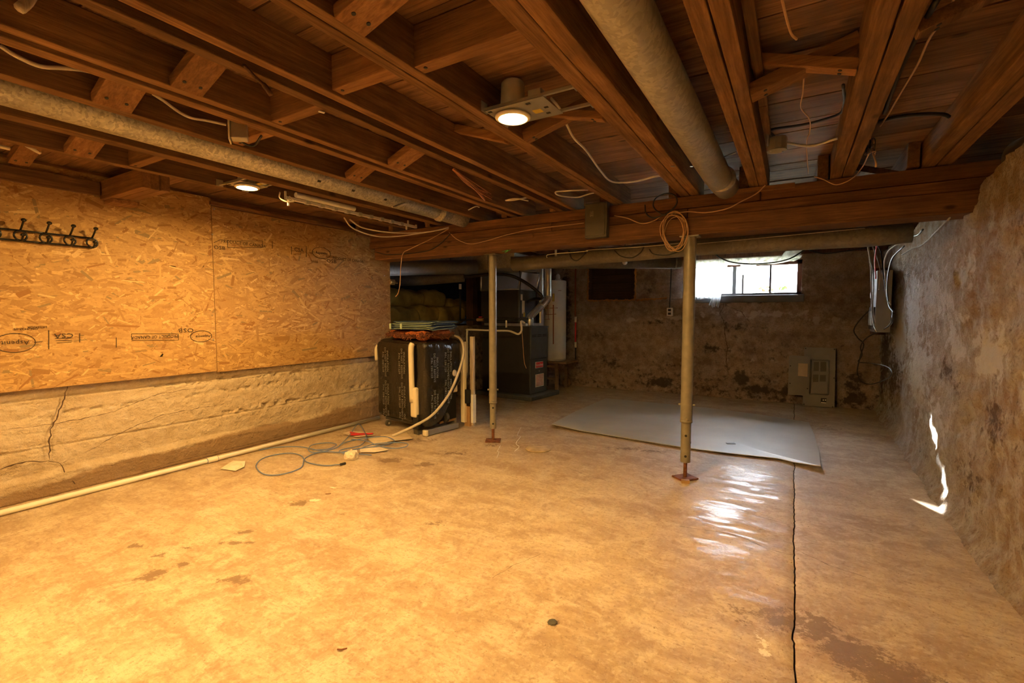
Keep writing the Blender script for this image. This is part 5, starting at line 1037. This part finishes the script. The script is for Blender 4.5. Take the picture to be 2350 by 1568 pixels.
wire('beam_wire', [fy(x_, y_, yk-.01) for x_, y_ in ((1030, 525), (990, 548), (940, 572), (925, 582), (920, 610), (918, 650), (914, 672), (908, 681))], .0035, 'cable_c', 'thin tan wire drooping past the beam to below it', 'wire')
for l, nm in (([(790, 500), (806, 521), (835, 535), (870, 543), (905, 543), (955, 537), (1030, 524)], 'lower white cable drooping from the fluorescent strip to the beam'), ([(803, 504), (830, 522), (880, 532), (930, 535), (985, 532), (1030, 522)], 'upper white cable drooping from the fluorescent strip to the beam')):
    pa = fz(l[0][0], l[0][1], 1.86); pb = fy(l[-1][0], l[-1][1], yk); L_ = len(l); pts = []
    for i, (x_, y_) in enumerate(l):
        yy = pa.y+(pb.y-pa.y)*i/(L_-1); pts.append(fy(x_, y_, yy))
    wire('strip_cable', pts, .0055, 'cable_w', nm, 'cable')
for l, nm, mt in (([(1410, 575), (1425, 588), (1450, 592), (1470, 580), (1478, 565)], 'black cable loop under the duct by the beam, smaller one', 'cable_b'), ([(1490, 572), (1500, 583), (1530, 586), (1560, 575), (1570, 560)], 'black cable loop under the duct by the coil', 'cable_b'), ([(1305, 575), (1312, 593), (1325, 598), (1345, 580)], 'thin black cable loop under the beam near the switch box', 'cable_b')):
    wire('duct_cable', [fy(x_, y_, 3.597) for x_, y_ in l], .005, mt, nm, 'cable')
wire('tie_string', [fy(x_, y_, 3.44) for x_, y_ in ((1255, 592), (1262, 584), (1345, 577), (1352, 574), (1480, 566), (1560, 558))], .002, 'cable_w', 'thin pale string strung under the beam', 'string')
wire('duct_string', [fy(x_, y_, 3.597) for x_, y_ in ((1600, 560), (1750, 546), (1900, 532), (1985, 524))], .0022, 'cable_w', 'thin pale string along the duct behind the beam', 'string')
wire('window_cable', [fy(x_, y_, 6.5) for x_, y_ in ((1640, 582), (1655, 593), (1680, 602), (1720, 606), (1765, 604), (1810, 595), (1840, 578), (1862, 565))], .009, 'cable_b', 'black cable sagging in front of the window top', 'cable')
wire('rear_cable', [fy(x_, y_, 6.69) for x_, y_ in ((1856, 574), (1890, 582), (1930, 578), (1995, 568))], .007, 'cable_b', 'black cable along the top of the back wall', 'cable')
# frayed bunch and strings among the right joists
fbn = thing('wire_bunch', fx(1998, 345, .27), 'frayed knot of thin wires hanging beside a joist', 'wire bunch'); r_ = random.Random(77)
for k in range(8):
    pts = [fx(1996+r_.uniform(-12, 14), 332+r_.uniform(-14, 26), .275+.006*k) for _ in range(5)]; MB().tube(crom(pts, 5), .0022, 5).build('strand', 'cable_c' if k % 2 else 'cable_b', fbn, True)
wire('joist_string', [fx(1993, 355, .275), fy(1978, 385, 3.20), fy(1955, 410, 3.24), fy(1920, 424, yk), fy(1890, 412, yk), fy(1868, 405, yk)], .003, 'cable_c', 'tan wire drooping from the frayed bunch onto the beam', 'wire')
wire('joist_string', [fx(2003, 352, .275), fx(2010, 372, .275), fx(2010, 384, .275)], .004, 'cable_c', 'short tan wire end below the frayed bunch', 'wire')
wire('joist_string', [fz(1845, 178, 1.96), fz(1842, 215, 1.94), fz(1838, 248, 1.94), fz(1858, 275, 1.93), fz(1858, 305, 1.92), fz(1851, 330, 1.91), fz(1855, 400, 1.90)], .0025, 'cable_c', 'thin tan string dangling between the braced joists', 'string')
wire('joist_string', [fz(1793, -10, 1.97), fz(1802, 30, 1.96), fz(1815, 75, 1.95), fz(1828, 90, 1.95)], .004, 'cable_c', 'tan wire end hanging in front of the stout brace', 'wire')
wire('joist_string', [fz(2190, -10, 1.95), fz(2178, 30, 1.94), fz(2135, 85, 1.93), fz(2105, 150, 1.93), fz(2075, 200, 1.93), fz(2040, 260, 1.93), fz(2020, 290, 1.93)], .0036, 'cable_c', 'tan cable running down the bay next to the rough wall joists', 'cable')
wire('joist_cable', [fz(2015, 280, 1.95), fz(2060, 268, 1.965), fz(2120, 262, 1.965), fz(2165, 263, 1.96), fz(2178, 268, 1.955)], .008, 'cable_b', 'thick black cable crossing the bay by the rough wall', 'cable')
wire('joist_cable', [fx(2150, 0, .285), fx(2100, 90, .285), fx(2060, 175, .285), fx(2030, 260, .285)], .008, 'cable_b', 'dark cable tight along the frayed wire joist', 'cable')
wire('joist_cable', [fz(60, 333, 1.93), fz(90, 350, 1.93)], .010, 'cable_w', 'short white cable end beside the strand board top', 'cable'); wire('joist_cable', [fz(-20, 330, 1.93), fz(0, 336, 1.93), fz(22, 341, 1.93)], .010, 'cable_w', 'white cable end disappearing behind a sloping board by the strand board', 'cable')
# ------------------------------------------------------------------ fluorescent strip under the joists
fs = thing('fluorescent_strip', fz(800, 490, 1.86), 'bare unlit fluorescent strip fitting slung under the joists', 'light fitting'); xf = fz(790, 487, 1.862).x; y0_ = fx(655, 455, xf).y; y1_ = fx(955, 528, xf).y; zf = 1.862
MB().box((xf-.012, y0_, zf), (xf+.012, y1_, zf+.018)).build('spine', 'white', fs); 
for k in range(9): yy = y0_+(y1_-y0_)*(.12+.09*k); MB().box((xf-.016, yy, zf-.004), (xf+.016, yy+.03, zf+.022)).build('clip', 'steel', fs)
MB().tube([(xf+.05, y0_+.04, zf+.028), (xf+.05, y0_+.42*(y1_-y0_), zf+.028)], .017, 14).build('tube_cover', 'white', fs, 'auto')
for yy, hh in ((y0_, .05), (y0_+.02, -.04), (y1_-.10, .05), (y1_-.12, -.03), (y1_, .03)): MB().box((xf-.006, yy-.005, zf+min(0, hh)), (xf+.006, yy+.005, zf+max(.01, hh))).build('bracket', 'white', fs)
MB().tube(crom([(xf+.02, y0_-.05, zf+.03), (xf, y0_-.04, zf+.0), (xf+.02, y0_-.01, zf-.02), (xf+.03, y0_+.04, zf-.01), (xf+.01, y0_+.02, zf+.02)], 5), .005, 6).build('lead', 'cable_w', fs, True)
# ------------------------------------------------------------------ plastic sheet over the window end
ps = thing('plastic_sheet', fy(1625, 600, YB-.03), 'torn clear plastic sheet draped over one end of the window', 'plastic sheet')
def sheetgrid(name, L, Rr, ztop, zbot, nx, nz, amp, fq, yoff, seed, ragged=.03):
    t = np.linspace(0, 1, nx)[:, None]; s = np.linspace(0, 1, nz)[None, :]; xl = np.interp(s, [0, .5, 1], L); xr = np.interp(s, [0, .5, 1], Rr); X = xl*(1-t)+xr*t; zb = zbot+ragged*fbm(t*6, t*0, seed, 3)
    Z = ztop-(ztop-zb)*s+0*X; Y = YB-yoff+amp*np.sin(t*fq+1.5*fbm(t*3, s*2, seed+1, 3)*4)*(.4+.6*s)+.02*fbm(t*8, s*5, seed+2, 4); o = grid(name, 'sheet', np.stack([X, Y, Z], -1), None, ps); return o
X_ = lambda px: fy(px, 640, YB-.05).x
sheetgrid('drape', (X_(1572), X_(1572), X_(1572)), (X_(1668), X_(1660), X_(1648)), 1.80, 1.305, 60, 40, .016, 44, .06, 81)
sheetgrid('gathered_edge', (X_(1652), X_(1646), X_(1630)), (X_(1672), X_(1661), X_(1652)), 1.80, 1.20, 26, 40, .03, 26, .10, 85, .08)
sheetgrid('top_fold', (X_(1580), X_(1580), X_(1580)), (X_(1840), X_(1835), X_(1820)), 1.815, 1.735, 120, 10, .02, 70, .09, 90, .06)
sheetgrid('torn_flap', (X_(1697), X_(1700), X_(1704)), (X_(1738), X_(1734), X_(1728)), 1.80, 1.60, 24, 18, .03, 20, .11, 93, .05)
m = MB().tube(crom([fy(1800, 600, YB-.1), fy(1808, 585, YB-.11), fy(1825, 576, YB-.12), fy(1838, 580, YB-.1)], 5), [.02]+[.05]*14+[.02], 12); m.build('bunched_end', 'sheet', ps, True)
# ------------------------------------------------------------------ outside the window
struct(MB().box((-30, YB+.16, 1.20), (30, 60, 1.26)).build('ground', 'grass'))
LG = 'leaves outside the window'
for i, (px, py, mt) in enumerate([(1745, 663, 'leafb'), (1752, 666, 'leafb'), (1762, 660, 'leafb'), (1770, 664, 'leafb'), (1766, 667, 'leafb'), (1791, 662, 'leaf'), (1797, 664, 'leaf'), (1803, 660, 'leaf'), (1799, 661, 'leaf')]):
    c = fy(px, py, YB+.45); r_ = random.Random(i); m = MB(); ax = V3((r_.uniform(-1, 1), r_.uniform(-.4, .4), r_.uniform(.1, .6))).normalized(); sd = V3((-ax.z, .2, ax.x)).normalized(); n = 8; nn = ax.cross(sd)
    m.v = [tuple(c-ax*.035)]; ptsl = [(-.5, .55), (0, .75), (.5, .5), (1, 0), (.5, -.5), (0, -.75), (-.5, -.55)]
    m.v += [tuple(c+ax*(.035*a_)+sd*(.028*b_)+nn*(.012*abs(b_))) for a_, b_ in ptsl]; m.v += [tuple(c)]; m.f = [(8, i_, i_+1) for i_ in range(0, 7)]+[(8, 7, 0)]
    m.tube([c-ax*.035, c-ax*.06+V3((0, .02, -.05)), (c.x+.01, c.y+.03, 1.25)], .0025, 4)
    tag(m.build('plant_leaf', mt), ('reddish' if mt == 'leafb' else 'green')+' leaf just outside the window sill', 'leaf', LG+(' red' if mt == 'leafb' else ' green'))
def up_to(p, z): k = (z-p.z)/(-sdir.z); return p-sdir*k
ZD = 3.6; A_ = up_to(V3((.775, 3.37, .0)), ZD); B_ = up_to(V3((.78, 4.11, .40)), ZD); C_ = up_to(V3((.647, 3.564, 0)), ZD)
dk = thing('sun_blocker', (C_.x+.7, C_.y-.4, 1.26), 'added unseen canopy standing on posts outside', 'blocker')  # added blocker out of view; its slit shapes the sunbeam through the window
dvec = (B_-C_); dvec.z = 0; dvec.normalize(); nv = V3((-dvec.y, dvec.x, 0)); sw_ = .062; SE_ = .05; e0_, e1_ = .75, 2.0; Lb = (B_-C_).length
def slabq(s0, s1, n0, n1, name):
    lo = [C_+dvec*s0+nv*n0, C_+dvec*s1+nv*n0, C_+dvec*s1+nv*n1, C_+dvec*s0+nv*n1]
    MB().hexa([(q.x, q.y, ZD) for q in lo]+[(q.x, q.y, ZD+.004) for q in lo]).build(name, 'sunmask', dk)
slabq(-SE_, Lb+SE_, sw_/2, .9, 'blocker_panel'); slabq(-SE_, Lb+SE_, -1.1, -sw_/2, 'blocker_panel'); slabq(-e0_, -SE_, -1.1, .9, 'blocker_panel'); slabq(Lb+SE_, e1_, -1.1, .9, 'blocker_panel')
for s_, n_ in ((-e0_, -1.1), (-e0_, .9), (e1_, -1.1), (e1_, .9)):
    p = C_+dvec*s_+nv*n_; MB().cyl((p.x, p.y, 1.255), (p.x, p.y, ZD), .025, n=8).build('blocker_post', 'sunmask', dk)
